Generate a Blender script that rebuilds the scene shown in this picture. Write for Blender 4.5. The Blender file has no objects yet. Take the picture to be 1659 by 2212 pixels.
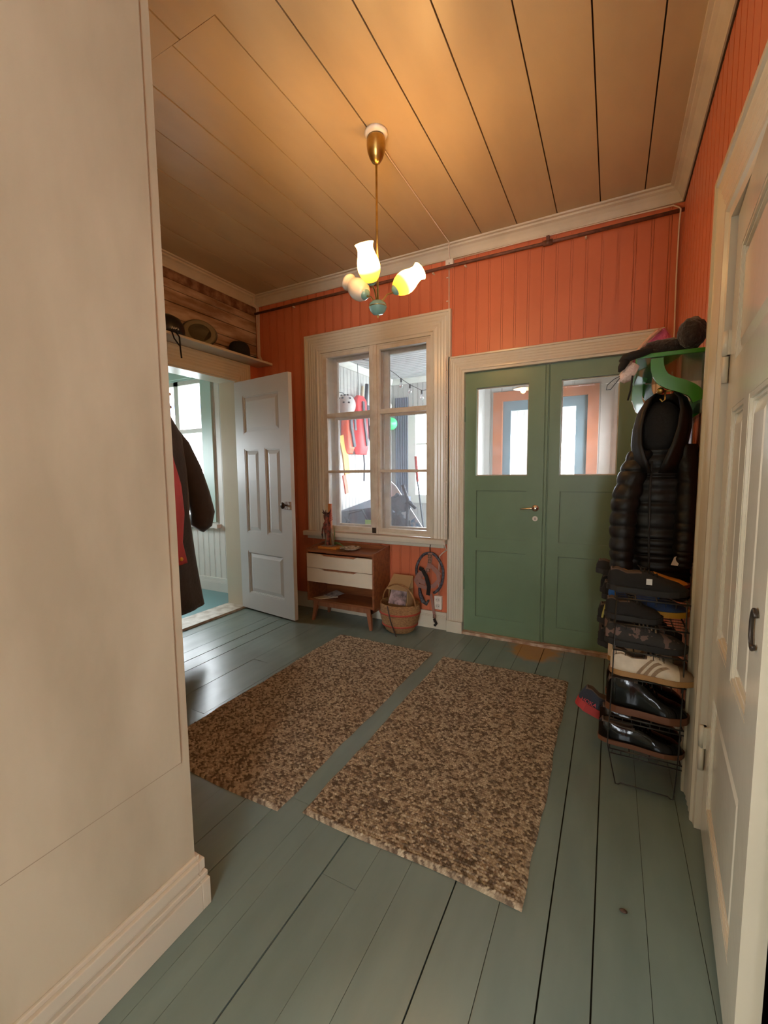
import bpy, bmesh, math, random
import numpy as np
from mathutils import Vector, Matrix
random.seed(7)
rng = np.random.default_rng(11)
SC = bpy.context.scene
COL = SC.collection
PI = math.pi

# ------------------------------------------------------------------ camera, world, exposure
cam_d = bpy.data.cameras.new('camera')
cam = bpy.data.objects.new('camera', cam_d); COL.objects.link(cam); SC.camera = cam
FW = Vector((-0.46517891, 0.88038979, -0.09231684)); RT = Vector((0.88453607, 0.46637543, -0.00948208)); UP = Vector((-0.03470638, 0.08606844, 0.99568453))
cam.matrix_world = Matrix(((RT.x, UP.x, -FW.x, 0), (RT.y, UP.y, -FW.y, 0), (RT.z, UP.z, -FW.z, 1.275), (0, 0, 0, 1)))
cam_d.sensor_fit = 'VERTICAL'; cam_d.sensor_height = 24.0; cam_d.lens = 24.0*929.27/2212
cam_d.clip_start = 0.02
W = bpy.data.worlds.new('sky'); SC.world = W; W.use_nodes = True
bg = W.node_tree.nodes['Background']; bg.inputs[0].default_value = (0.88, 0.95, 1.0, 1); bg.inputs[1].default_value = 32.0
SC.view_settings.view_transform = 'Standard'; SC.view_settings.look = 'None'
SC.view_settings.gamma = 1.0; SC.view_settings.use_curve_mapping = False
SC.view_settings.exposure = 0.0
SC.cycles.transparent_max_bounces = 32
SC.cycles.max_bounces = 8; SC.cycles.diffuse_bounces = 5
SC.cycles.sample_clamp_indirect = 4.0
LAMP_E = 36.0       # emission strength of the lit glass shades

D, R, L, HC = 3.2246, 0.3259, 3.0765, 2.935   # far wall y, right wall x, left wall -x, ceiling
def portal(name, loc, size, rot, power=0, col=(1, 1, 1)):
    l = bpy.data.lights.new(name, 'AREA'); l.shape = 'RECTANGLE'; l.size, l.size_y = size
    o = bpy.data.objects.new(name, l); o.location = loc; o.rotation_euler = rot; COL.objects.link(o)
    l.cycles.is_portal = True
    return o

# ------------------------------------------------------------------ materials
def nodes(m): return m.node_tree.nodes, m.node_tree.links
def mat(name, col, rough=0.5, var=0.0, vscale=6.0, bump=0.0, bscale=40.0, metal=0.0, col2=None, spec=0.5, sheen=0, coat=0, stretch=(1, 1, 1), detail=4):
    m = bpy.data.materials.new(name); m.use_nodes = True
    n, l = nodes(m); b = n['Principled BSDF']
    b.inputs['Roughness'].default_value = rough; b.inputs['Metallic'].default_value = metal
    b.inputs['Specular IOR Level'].default_value = spec
    b.inputs['Coat Weight'].default_value = coat; b.inputs['Sheen Weight'].default_value = sheen
    c = tuple(col)+(1,)
    b.inputs['Base Color'].default_value = c
    if var or col2 or bump:
        tc = n.new('ShaderNodeTexCoord'); mp = n.new('ShaderNodeMapping'); mp.inputs['Scale'].default_value = stretch
        l.new(tc.outputs['Object'], mp.inputs[0])
    if var or col2:
        t = n.new('ShaderNodeTexNoise'); t.inputs['Scale'].default_value = vscale; t.inputs['Detail'].default_value = detail
        l.new(mp.outputs[0], t.inputs['Vector'])
        r = n.new('ShaderNodeValToRGB')
        c2 = tuple(col2)+(1,) if col2 else tuple(max(0, x*(1-var)) for x in col)+(1,)
        r.color_ramp.elements[0].position = 0.36; r.color_ramp.elements[1].position = 0.62
        r.color_ramp.elements[0].color = c2; r.color_ramp.elements[1].color = c
        l.new(t.outputs['Fac'], r.inputs[0]); l.new(r.outputs[0], b.inputs['Base Color'])
    if bump:
        t2 = n.new('ShaderNodeTexNoise'); t2.inputs['Scale'].default_value = bscale; t2.inputs['Detail'].default_value = 5
        l.new(mp.outputs[0], t2.inputs['Vector'])
        bp = n.new('ShaderNodeBump'); bp.inputs['Strength'].default_value = bump; bp.inputs['Distance'].default_value = 0.01
        l.new(t2.outputs['Fac'], bp.inputs['Height']); l.new(bp.outputs[0], b.inputs['Normal'])
    return m
def emit(name, col, s):
    m = bpy.data.materials.new(name); m.use_nodes = True; n, l = nodes(m); n.remove(n['Principled BSDF'])
    e = n.new('ShaderNodeEmission'); e.inputs[0].default_value = tuple(col)+(1,); e.inputs[1].default_value = s
    l.new(e.outputs[0], n['Material Output'].inputs[0]); return m
def glass(name, gloss=0.07, haze=0.05, tint=(1, 1, 1)):
    m = bpy.data.materials.new(name); m.use_nodes = True; n, l = nodes(m); n.remove(n['Principled BSDF'])
    t = n.new('ShaderNodeBsdfTransparent'); t.inputs[0].default_value = tuple(tint)+(1,)
    g = n.new('ShaderNodeBsdfGlossy'); g.inputs['Roughness'].default_value = 0.02
    d = n.new('ShaderNodeBsdfTranslucent'); d.inputs[0].default_value = (0.85, 0.9, 1, 1)
    tc = n.new('ShaderNodeTexCoord'); ns = n.new('ShaderNodeTexNoise'); ns.inputs['Scale'].default_value = 9; ns.inputs['Detail'].default_value = 6
    l.new(tc.outputs['Object'], ns.inputs['Vector'])
    mr = n.new('ShaderNodeMapRange'); mr.inputs[1].default_value = 0.35; mr.inputs[2].default_value = 0.75; mr.inputs[3].default_value = haze*0.6; mr.inputs[4].default_value = haze*2
    l.new(ns.outputs['Fac'], mr.inputs[0])
    x1 = n.new('ShaderNodeMixShader'); l.new(mr.outputs[0], x1.inputs[0]); l.new(t.outputs[0], x1.inputs[1]); l.new(d.outputs[0], x1.inputs[2])
    x2 = n.new('ShaderNodeMixShader'); x2.inputs[0].default_value = gloss
    l.new(x1.outputs[0], x2.inputs[1]); l.new(g.outputs[0], x2.inputs[2]); l.new(x2.outputs[0], n['Material Output'].inputs[0])
    return m
M = {}
M['floor'] = mat('painted_floor', (0.175, 0.228, 0.198), 0.27, col2=(0.150, 0.200, 0.173), vscale=3.0, bump=0.12, bscale=7, stretch=(3, 0.8, 1))
M['floor_dark'] = mat('floor_gap', (0.03, 0.035, 0.03), 0.8)
M['ceiling'] = mat('aged_ceiling_paint', (0.54, 0.42, 0.25), 0.36, col2=(0.455, 0.35, 0.21), vscale=2.2, bump=0.25, bscale=7, stretch=(1.6, 0.6, 1))
M['gap'] = mat('board_gap', (0.05, 0.025, 0.01), 0.9)
M['coral'] = mat('coral_paint', (0.57, 0.155, 0.068), 0.42, col2=(0.52, 0.138, 0.06), vscale=2.5, bump=0.05, bscale=25)
M['cream'] = mat('cream_gloss_paint', (0.64, 0.58, 0.45), 0.24, var=0.08, vscale=4, bump=0.06, bscale=16, stretch=(1, 1, 0.3))
M['cornice'] = mat('cornice_paint', (0.60, 0.54, 0.43), 0.4, var=0.14, vscale=5, bump=0.1, bscale=15)
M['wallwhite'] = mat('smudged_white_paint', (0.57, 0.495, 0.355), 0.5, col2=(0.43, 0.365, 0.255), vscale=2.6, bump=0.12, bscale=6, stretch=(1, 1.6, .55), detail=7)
M['crack'] = mat('hairline_crack', (0.36, 0.29, 0.20), 0.8)
M['doorwhite'] = mat('white_gloss_door_paint', (0.64, 0.56, 0.42), 0.13, var=0.06, vscale=3, bump=0.05, bscale=14)
M['doorgrey'] = mat('white_door_paint', (0.62, 0.63, 0.62), 0.35, var=0.06, vscale=3, bump=0.05, bscale=14)
M['tanedge'] = mat('worn_bare_paint', (0.42, 0.25, 0.16), 0.6)
M['green'] = mat('sage_green_paint', (0.150, 0.225, 0.130), 0.36, var=0.08, vscale=4, bump=0.06, bscale=18)
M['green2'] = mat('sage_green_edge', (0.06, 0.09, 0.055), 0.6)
M['sidewhite'] = mat('cool_white_boards', (0.68, 0.70, 0.64), 0.45, var=0.05)
M['mint'] = mat('mint_paint', (0.42, 0.58, 0.52), 0.4)
M['sash'] = mat('worn_sash_paint', (0.62, 0.54, 0.42), 0.4, col2=(0.52, 0.42, 0.30), vscale=9, bump=0.15, bscale=30)
M['log'] = mat('old_log_wall', (0.50, 0.36, 0.25), 0.85, col2=(0.24, 0.13, 0.07), vscale=9, bump=0.8, bscale=25, stretch=(1, 0.35, 1.6), detail=8)
M['veranda'] = mat('veranda_boards', (0.50, 0.50, 0.47), 0.5, var=0.07)
M['veranda_ceiling'] = mat('veranda_ceiling_boards', (0.62, 0.64, 0.66), 0.28, var=0.05)
M['orange'] = mat('orange_door_frame', (0.42, 0.16, 0.08), 0.45, var=0.15)
M['bluegrey'] = mat('blue_grey_door', (0.15, 0.22, 0.26), 0.4)
M['iron'] = mat('rusty_pipe', (0.16, 0.055, 0.03), 0.5, var=0.5, vscale=30)
M['brass'] = mat('aged_brass', (0.55, 0.36, 0.11), 0.32, metal=1.0, var=0.3, vscale=20)
M['steel'] = mat('nickel', (0.65, 0.58, 0.48), 0.25, metal=1.0)
M['darkmetal'] = mat('dark_iron', (0.05, 0.035, 0.025), 0.4, metal=0.6)
M['wire'] = mat('black_wire', (0.03, 0.03, 0.028), 0.35, metal=0.5)
M['plastic'] = mat('white_plastic', (0.72, 0.67, 0.58), 0.35)
M['cable'] = mat('white_cable', (0.68, 0.55, 0.45), 0.45)
M['teak'] = mat('teak_wood', (0.26, 0.088, 0.032), 0.38, col2=(0.17, 0.052, 0.02), vscale=12, stretch=(0.3, 3, 3), bump=0.05)
M['teak2'] = mat('teak_leg_wood', (0.30, 0.12, 0.055), 0.4, col2=(0.22, 0.08, 0.035), vscale=12, stretch=(3, 3, 0.3))
M['drawer'] = mat('cream_drawer_front', (0.66, 0.56, 0.42), 0.4, var=0.05)
M['wicker'] = mat('woven_straw', (0.36, 0.19, 0.07), 0.7, col2=(0.22, 0.10, 0.035), vscale=60, bump=0.6, bscale=90, stretch=(1, 1, 2.5))
M['red_band'] = mat('red_straw_band', (0.38, 0.05, 0.025), 0.7, bump=0.5, bscale=90)
M['leather_strap'] = mat('dark_leather', (0.045, 0.018, 0.012), 0.5)
M['card'] = mat('cardboard', (0.38, 0.23, 0.10), 0.8, var=0.08)
M['paper'] = mat('printed_paper', (0.55, 0.48, 0.44), 0.6, col2=(0.10, 0.07, 0.09), vscale=14)
M['paper2'] = mat('cream_paper', (0.60, 0.50, 0.34), 0.6)
M['tag'] = mat('white_tag', (0.72, 0.62, 0.54), 0.6)
M['black_fabric'] = mat('black_quilted_nylon', (0.006, 0.005, 0.0045), 0.5, bump=0.4, bscale=22, spec=0.35)
M['black_cloth'] = mat('black_cloth', (0.007, 0.006, 0.006), 0.85, bump=0.3, bscale=30)
M['wool'] = mat('black_wool', (0.016, 0.009, 0.008), 0.95, bump=1.0, bscale=60, sheen=0.3)
M['brown_coat'] = mat('brown_suede', (0.045, 0.032, 0.024), 0.85, var=0.3, vscale=7, bump=0.3, bscale=50, sheen=0.25)
M['red_cloth'] = mat('red_cloth', (0.48, 0.035, 0.02), 0.7, var=0.2)
M['felt'] = mat('brown_felt', (0.055, 0.042, 0.028), 0.9, bump=0.3, bscale=120, sheen=0.3)
M['felt_band'] = mat('olive_hat_lining', (0.20, 0.17, 0.10), 0.7)
M['pink'] = mat('pink_knit', (0.62, 0.13, 0.20), 0.9, col2=(0.45, 0.09, 0.20), vscale=10, bump=0.8, bscale=90)
M['pinktrim'] = mat('pale_knit_trim', (0.66, 0.42, 0.30), 0.9, bump=0.8, bscale=90)
M['fur'] = mat('cream_fleece', (0.72, 0.56, 0.50), 0.95, bump=0.8, bscale=60)
M['gpaint'] = mat('glossy_green_paint', (0.035, 0.22, 0.022), 0.16, coat=0.5)
M['gsheet'] = mat('dark_green_panel', (0.04, 0.10, 0.06), 0.18, col2=(0.20, 0.28, 0.22), vscale=7, coat=0.6)
M['wood'] = mat('turned_wood', (0.45, 0.22, 0.09), 0.35, coat=0.3)
M['shoe_white'] = mat('off_white_leather', (0.78, 0.68, 0.54), 0.5, col2=(0.66, 0.56, 0.43), vscale=20, bump=0.1)
M['suede'] = mat('tan_suede', (0.30, 0.21, 0.135), 0.9, bump=0.3, bscale=120)
M['gum'] = mat('gum_sole', (0.36, 0.19, 0.065), 0.55, var=0.2)
M['shoe_in'] = mat('shoe_lining', (0.10, 0.07, 0.055), 0.9)
M['black_leather'] = mat('polished_black_leather', (0.003, 0.0028, 0.0025), 0.10, spec=0.28, coat=0.0, bump=0.06, bscale=25)
M['brown_leather'] = mat('polished_brown_leather', (0.012, 0.005, 0.003), 0.14, spec=0.3, coat=0.0, bump=0.1, bscale=20)
M['brownsole'] = mat('brown_welt', (0.14, 0.05, 0.022), 0.5)
M['black_rubber'] = mat('black_rubber', (0.012, 0.011, 0.011), 0.7)
M['camo'] = mat('patterned_mesh', (0.022, 0.020, 0.020), 0.8, col2=(0.16, 0.10, 0.085), vscale=26)
M['camo'].node_tree.nodes['Color Ramp'].color_ramp.interpolation = 'CONSTANT'
M['camo'].node_tree.nodes['Color Ramp'].color_ramp.elements[1].position = 0.44
M['blue_mesh'] = mat('blue_mesh', (0.008, 0.035, 0.13), 0.7, col2=(0.01, 0.02, 0.055), vscale=30)
M['bright_blue'] = mat('bright_blue_mesh', (0.01, 0.11, 0.42), 0.7)
M['yellow_rubber'] = mat('yellow_midsole', (0.62, 0.30, 0.02), 0.6)
M['orange_cloth'] = mat('mustard_slipper_felt', (0.50, 0.20, 0.02), 0.8)
M['navy'] = mat('navy_mesh', (0.018, 0.024, 0.04), 0.75, bump=0.3, bscale=150)
M['redsole'] = mat('red_foam_sole', (0.42, 0.035, 0.035), 0.6)
M['redprint'] = mat('red_lettering', (0.60, 0.03, 0.05), 0.5)
M['ochre_stripe'] = mat('yellow_stripe', (0.45, 0.42, 0.12), 0.6)
M['leafbrown'] = mat('dry_leaf', (0.07, 0.035, 0.02), 0.7)
M['glass'] = glass('window_glass', 0.05, 0.028)
M['doorglass'] = glass('door_glass', 0.05, 0.025)
M['outglass'] = glass('outer_glass', 0.04, 0.02)
M['teal'] = mat('aqua_enamel', (0.20, 0.36, 0.29), 0.25, coat=0.3)
M['opal'] = mat('opal_glass', (0.72, 0.62, 0.48), 0.2, coat=0.4)
M['opal'].node_tree.nodes['Principled BSDF'].inputs['Transmission Weight'].default_value = 0.0
M['gold'] = mat('ochre_wood', (0.50, 0.19, 0.03), 0.5)
M['clay'] = mat('carved_red_figure', (0.26, 0.055, 0.03), 0.6, col2=(0.02, 0.012, 0.01), vscale=40)
M['dryleaf'] = mat('dried_stalk', (0.20, 0.15, 0.09), 0.8)
M['leaf'] = mat('green_leaf', (0.10, 0.17, 0.04), 0.5)
M['vred'] = mat('red_nylon', (0.75, 0.035, 0.04), 0.6, var=0.2)
M['vorange'] = mat('orange_nylon', (0.95, 0.12, 0.03), 0.55, var=0.15)
M['vyellow'] = mat('yellow_nylon', (0.85, 0.45, 0.05), 0.6)
M['vgreen'] = mat('green_shell', (0.05, 0.55, 0.16), 0.35)
M['vwhite'] = mat('white_shell', (0.8, 0.8, 0.78), 0.35)
M['vdark'] = mat('dark_slate_fabric', (0.07, 0.08, 0.10), 0.7, var=0.3)
M['vblack'] = mat('black_tube', (0.03, 0.035, 0.045), 0.5)
M['lime'] = mat('lime_fabric', (0.40, 0.75, 0.15), 0.7)
M['slate'] = mat('slate_box', (0.085, 0.10, 0.14), 0.7, var=0.2)
M['snow'] = mat('pale_gravel', (0.55, 0.55, 0.52), 0.9)
M['bulb'] = glass('clear_bulb', 0.45, 0.08)
M['blueband'] = mat('blue_paint', (0.10, 0.25, 0.70), 0.6)
M['paleyellow'] = mat('pale_yellow_paint', (0.75, 0.66, 0.35), 0.6)
# floor colour: worn bare patch before the green doors
def floor_wear():
    m = M['floor']; n, l = nodes(m); b = n['Principled BSDF']
    src = b.inputs['Base Color'].links[0].from_socket
    tc = n.new('ShaderNodeTexCoord'); mp = n.new('ShaderNodeMapping')
    mp.inputs['Location'].default_value = (0.44*6.2, -3.10*6.2, 0); mp.inputs['Scale'].default_value = (6.2, 6.2, 0)
    gr = n.new('ShaderNodeVectorMath'); gr.operation = 'LENGTH'
    l.new(tc.outputs['Object'], mp.inputs[0]); l.new(mp.outputs[0], gr.inputs[0])
    ns = n.new('ShaderNodeTexNoise'); ns.inputs['Scale'].default_value = 14; ns.inputs['Detail'].default_value = 6; l.new(tc.outputs['Object'], ns.inputs['Vector'])
    ad = n.new('ShaderNodeMath'); ad.operation = 'MULTIPLY_ADD'; ad.inputs[1].default_value = 1.1; l.new(ns.outputs['Fac'], ad.inputs[0]); l.new(gr.outputs['Value'], ad.inputs[2])
    mr = n.new('ShaderNodeMapRange'); mr.inputs[1].default_value = 1.25; mr.inputs[2].default_value = 1.85; mr.inputs[3].default_value = 0.9; mr.inputs[4].default_value = 0
    l.new(ad.outputs[0], mr.inputs[0])
    mx = n.new('ShaderNodeMixRGB'); mx.inputs[2].default_value = (0.38, 0.19, 0.05, 1)
    l.new(mr.outputs[0], mx.inputs[0]); l.new(src, mx.inputs[1]); l.new(mx.outputs[0], b.inputs['Base Color'])
floor_wear()

# ------------------------------------------------------------------ mesh helpers
class MB:
    def __init__(s): s.v = []; s.f = []; s.m = []; s.mi = 0; s.sm = []; s.smooth = False
    def add(s, vs, fs):
        o = len(s.v); s.v += [tuple(map(float, p)) for p in vs]
        for f in fs: s.f.append(tuple(i+o for i in f)); s.m.append(s.mi); s.sm.append(s.smooth)
        return s
    def box(s, x0, x1, y0, y1, z0, z1):
        if x1 < x0: x0, x1 = x1, x0
        if y1 < y0: y0, y1 = y1, y0
        if z1 < z0: z0, z1 = z1, z0
        return s.add([(x0, y0, z0), (x1, y0, z0), (x1, y1, z0), (x0, y1, z0), (x0, y0, z1), (x1, y0, z1), (x1, y1, z1), (x0, y1, z1)],
                     [(0, 3, 2, 1), (4, 5, 6, 7), (0, 1, 5, 4), (1, 2, 6, 5), (2, 3, 7, 6), (3, 0, 4, 7)])
    def prism(s, poly, fn, d0, d1):
        n = len(poly)
        vs = [fn(u, v, d0) for u, v in poly]+[fn(u, v, d1) for u, v in poly]
        fs = [tuple(range(n))[::-1], tuple(range(n, 2*n))]+[(i, (i+1) % n, n+(i+1) % n, n+i) for i in range(n)]
        return s.add(vs, fs)
    def loft(s, rings, cap=True, closed=True):
        n = len(rings[0]); vs = [p for r in rings for p in r]; fs = []
        for k in range(len(rings)-1):
            for i in range(n if closed else n-1):
                j = (i+1) % n; fs.append((k*n+i, k*n+j, (k+1)*n+j, (k+1)*n+i))
        if cap and closed: fs += [tuple(range(n))[::-1], tuple(range((len(rings)-1)*n, len(rings)*n))]
        return s.add(vs, fs)
    def lathe(s, prof, c=(0, 0, 0), n=24, mtx=None):
        rings = []
        for r, z in prof:
            ring = [Vector((r*math.cos(2*PI*i/n), r*math.sin(2*PI*i/n), z)) for i in range(n)]
            if mtx is not None: ring = [mtx @ p for p in ring]
            rings.append([p+Vector(c) for p in ring])
        return s.loft(rings)
    def tube(s, pts, r, n=8, cap=True):
        pts = [Vector(p) for p in pts]; rings = []; prev = None
        for i, p in enumerate(pts):
            t = (pts[min(i+1, len(pts)-1)]-pts[max(i-1, 0)])
            if t.length < 1e-9: t = Vector((0, 0, 1))
            t.normalize()
            if prev is None:
                a = Vector((0, 0, 1)) if abs(t.z) < 0.9 else Vector((1, 0, 0)); u = t.cross(a).normalized()
            else: u = (prev-t*prev.dot(t)).normalized()
            prev = u; w = t.cross(u); rr = r[i] if isinstance(r, (list, tuple)) else r
            rings.append([p+u*rr*math.cos(2*PI*k/n)+w*rr*math.sin(2*PI*k/n) for k in range(n)])
        sm = s.smooth; s.smooth = True; s.loft(rings, cap); s.smooth = sm; return s
    def ball(s, c, r, n=16, m=10, fn=None):
        rings = []
        for k in range(1, m):
            th = PI*k/m; ring = []
            for i in range(n):
                ph = 2*PI*i/n; d = Vector((math.sin(th)*math.cos(ph), math.sin(th)*math.sin(ph), math.cos(th)))
                q = fn(d) if fn else 1.0
                ring.append(Vector(c)+Vector((d.x*r[0]*q, d.y*r[1]*q, d.z*r[2]*q)))
            rings.append(ring)
        sm = s.smooth; s.smooth = True; s.loft(rings); s.smooth = sm; return s
    def build(s, name, mats, parent=None, bevel=0, sub=0, mtx=None):
        me = bpy.data.meshes.new(name); me.from_pydata(s.v, [], s.f)
        if not isinstance(mats, (list, tuple)): mats = [mats]
        for m in mats: me.materials.append(m)
        me.polygons.foreach_set('material_index', s.m); me.polygons.foreach_set('use_smooth', s.sm)
        bm = bmesh.new(); bm.from_mesh(me); bmesh.ops.recalc_face_normals(bm, faces=bm.faces); bm.to_mesh(me); bm.free()
        me.update()
        o = bpy.data.objects.new(name, me); COL.objects.link(o)
        if parent: o.parent = parent
        if mtx is not None: o.matrix_local = mtx
        if bevel:
            b = o.modifiers.new('bevel', 'BEVEL'); b.width = bevel; b.segments = 2; b.limit_method = 'ANGLE'
        if sub:
            b = o.modifiers.new('sub', 'SUBSURF'); b.levels = sub; b.render_levels = sub
        return o
def empty(name, loc=(0, 0, 0), rz=0):
    o = bpy.data.objects.new(name, None); COL.objects.link(o); o.location = loc; o.rotation_euler = (0, 0, rz); o.empty_display_size = 0.1
    return o
def tag(o, label, cat, group=None, kind=None):
    o['label'] = label
    if cat: o['category'] = cat
    if group: o['group'] = group
    if kind: o['kind'] = kind
    return o
def struct(o, label=None):
    o['kind'] = 'structure'
    if label: o['label'] = label
    return o
def copy_tree(o, parent=None):
    c = o.copy(); COL.objects.link(c)
    if parent: c.parent = parent
    for ch in list(o.children):
        copy_tree(ch, c)
    return c
FAR = lambda u, v, d: (u, D-d, v)
RGT = lambda u, v, d: (R-d, u, v)
LFT = lambda u, v, d: (-L+d, u, v)
def clip_iv(z0, z1, holes, a):
    iv = [(z0, z1)]
    for (h0, h1, hz0, hz1) in holes:
        if h0 < a < h1:
            nv = []
            for (p, q) in iv:
                if hz1 <= p or hz0 >= q: nv.append((p, q)); continue
                if hz0 > p: nv.append((p, hz0))
                if hz1 < q: nv.append((hz1, q))
            iv = nv
    return iv
def beadwall(fn, a0, a1, z0, z1, pitch, thick, holes=(), start=0.0, gd=0.006, double=True):
    mb = MB(); br = {a0: 0, a1: 0}
    segs = []
    k = math.floor((a0-start)/pitch)
    while start+k*pitch < a1:
        s0 = start+k*pitch
        if double: segs += [(s0, s0+.004, gd), (s0+.004, s0+.013, .001), (s0+.013, s0+.017, gd), (s0+.017, s0+pitch, 0)]
        else: segs += [(s0, s0+.005, gd), (s0+.005, s0+pitch, 0)]
        k += 1
    cuts = sorted(set([h for hh in holes for h in hh[:2]]))
    for (p, q, g) in segs:
        p, q = max(p, a0), min(q, a1)
        if q-p < 1e-5: continue
        pts = [p]+[c for c in cuts if p < c < q]+[q]
        for u, w in zip(pts[:-1], pts[1:]):
            for (y0, y1) in clip_iv(z0, z1, holes, (u+w)/2):
                mb.prism([(u, y0), (w, y0), (w, y1), (u, y1)], fn, -thick, -g)
    return mb
def ring(mb, fn, u0, u1, v0, v1, o, i, d0, d1, bottom=True):
    """mitred frame: outer offset o, inner offset i from the rectangle"""
    O = [(u0-o, v0-(o if bottom else 0)), (u1+o, v0-(o if bottom else 0)), (u1+o, v1+o), (u0-o, v1+o)]
    I = [(u0-i, v0-(i if bottom else 0)), (u1+i, v0-(i if bottom else 0)), (u1+i, v1+i), (u0-i, v1+i)]
    for k in range(4):
        if k == 0 and not bottom: continue
        j = (k+1) % 4
        mb.prism([O[k], O[j], I[j], I[k]], fn, d0, d1)
    return mb
CASE = [(1.0, .93, .030), (.93, .86, .038), (.86, .80, .026), (.80, .66, .032), (.66, .60, .020), (.60, .46, .030), (.46, .40, .019), (.40, .26, .028), (.26, .20, .018), (.20, .0, .022)]
def CP(w, kind=0):
    """smooth fluted casing profile: (offset from opening, depth)"""
    pts = [(w, 0), (w, .030), (w*.985, .034), (w*.90, .034), (w*.88, .027), (w*.86, .026)]
    n = 4
    for k in range(n):
        a, b = w*(.84-.58*k/n), w*(.84-.58*(k+1)/n)
        for t in (0, .25, .5, .75): pts.append((a+(b-a)*t, .0255-.0035*math.sin(PI*t)**2))
    pts += [(w*.25, .026), (w*.22, .028), (w*.16, .028), (w*.12, .021), (0, .020), (0, 0)]
    return pts
def sweep(mb, fn, u0, u1, v0, v1, w, k=1.0):
    pr = CP(w)
    rings = [[Vector(fn(u0-o, v0, d*k)) for o, d in pr], [Vector(fn(u0-o, v1+o, d*k)) for o, d in pr], [Vector(fn(u1+o, v1+o, d*k)) for o, d in pr], [Vector(fn(u1+o, v0, d*k)) for o, d in pr]]
    return mb.loft(rings)
def casing(name, fn, u0, u1, v0, v1, w, m, bottom=False, parent=None, k=1.0):
    mb = MB()
    for (o, i, d) in CASE: ring(mb, fn, u0, u1, v0, v1, o*w, i*w, 0, d*k, bottom)
    return mb.build(name, m, parent)

# ------------------------------------------------------------------ floor
DOORX = (-1.003, 0.131); WIN = (-2.33, -1.262, 0.745, 2.335)
fl = MB()
fl.mi = 1; fl.box(-4.9, 2.0, -3.0, 6.6, -0.06, -0.012); fl.mi = 0
seams = [-5.0+0.13*k for k in range(60)]
seams = [x for x in seams if x < -0.9] + [-0.90, -0.776, -0.65, -0.536, -0.386, -0.25, -0.115, 0.0, 0.13, 0.26, 0.39, .52, .65, .78, .91, 1.1, 1.3, 1.5, 1.7, 2.0]
strong = {-0.776, -0.386, -0.115, 0.0}
for a, b in zip(seams[:-1], seams[1:]):
    g0 = .0022 if a in strong else .0007; g1 = .0022 if b in strong else .0007
    joints = [-3.0]+sorted([random.uniform(-2.5, 6.4) for _ in range(2)])+[6.6]
    if abs(a+.776) < .001: joints = [-3, 1.02, 6.6]
    for p, q in zip(joints[:-1], joints[1:]):
        h = random.uniform(-.0012, .0008); t = random.uniform(-.0012, .0012)
        fl.add([(a+g0, p+.0006, -.012), (b-g1, p+.0006, -.012), (b-g1, q-.0006, -.012), (a+g0, q-.0006, -.012),
                (a+g0, p+.0006, h+t), (b-g1, p+.0006, h-t), (b-g1, q-.0006, h-t), (a+g0, q-.0006, h+t)],
               [(0, 3, 2, 1), (4, 5, 6, 7), (0, 1, 5, 4), (1, 2, 6, 5), (2, 3, 7, 6), (3, 0, 4, 7)])
struct(fl.build('floor', [M['floor'], M['floor_dark']]), 'grey-green painted plank floor')

# ------------------------------------------------------------------ ceiling
cl = MB(); cl.mi = 1; cl.box(-3.4, 2.0, -3.0, D+.1, HC+.012, HC+.08); cl.mi = 0
cs = [-3.3, -3.0, -2.73, -2.49, -2.25, -2.01, -1.80, -1.57, -1.335, -1.105, -.868, -.625, -.372, -.121, .117, .35, .6, .85, 1.1, 1.4, 1.7, 2.0]
for k, (a, b) in enumerate(zip(cs[:-1], cs[1:])):
    g = .0032
    js = [-3.0, 1.245, D+.1] if b < -1.2 else [-3.0, D+.1]
    for p, q in zip(js[:-1], js[1:]):
        sh = .045 if (q < 1.3 and b < -1.2) else 0
        cl.box(a+g+sh, b-g+sh, p+.001, q-.001, HC+random.uniform(0, .0015), HC+.014)
struct(cl.build('ceiling', [M['ceiling'], M['gap']]), 'wide board ceiling painted cream')

# ------------------------------------------------------------------ far wall, window and double door
w = beadwall(FAR, -L-.2, R+.001, 0, HC, .0905, .26, [(WIN[0]-.02, WIN[1]+.02, WIN[2]-.03, WIN[3]+.02), (DOORX[0]-.02, DOORX[1]+.02, -.1, 2.03)], start=-1.105)
struct(w.build('wall_far', M['coral']), 'coral beadboard wall with window and green doors')
# right wall (door opening y 1.0..1.76)
RD0, RD1, RDZ = .98, 1.76, 2.06
w = beadwall(RGT, -.6, D+.001, 0, HC, .0905, .16, [(RD0, RD1, -.1, RDZ)], start=.03, gd=.003)
struct(w.build('wall_right', M['coral']), 'coral beadboard wall behind the coats')
# left wall : opening y 2.19..2.94, z<2.127; bare logs above
LO0, LO1, LOZ = 2.16, 2.935, 2.125
w = MB()
def logf(u, v, d): return LFT(u, v, d)
for (y0, y1, z0, z1) in [(.6, LO0, 0, 2.3), (LO1, D, 0, 2.3), (LO0, LO1, LOZ, 2.3)]:
    w.mi = 1; w.prism([(y0, z0), (y1, z0), (y1, z1), (y0, z1)], LFT, -.2, 0)
w.mi = 0
zz = 2.30
for h in (.105, .09, .115, .10, .09, .15):
    w.prism([(.6, zz+.004), (D, zz+.002), (D, zz+h-.004), (.6, zz+h)], LFT, -.2, random.uniform(-.01, .0)); zz += h
struct(w.build('wall_left', [M['log'], M['coral']]), 'left wall of bare old logs above the doorway')
# dark stained band under the cornice
b = MB(); b.prism([(.8, 2.79), (D, 2.77), (D, 2.85), (.8, 2.87)], LFT, -.02, .006)
struct(b.build('trim_1', mat('dark_stained_log', (0.13, 0.05, 0.025), 0.8, col2=(0.30, 0.17, 0.10), vscale=14, bump=0.5)), 'dark stained top log')
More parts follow.
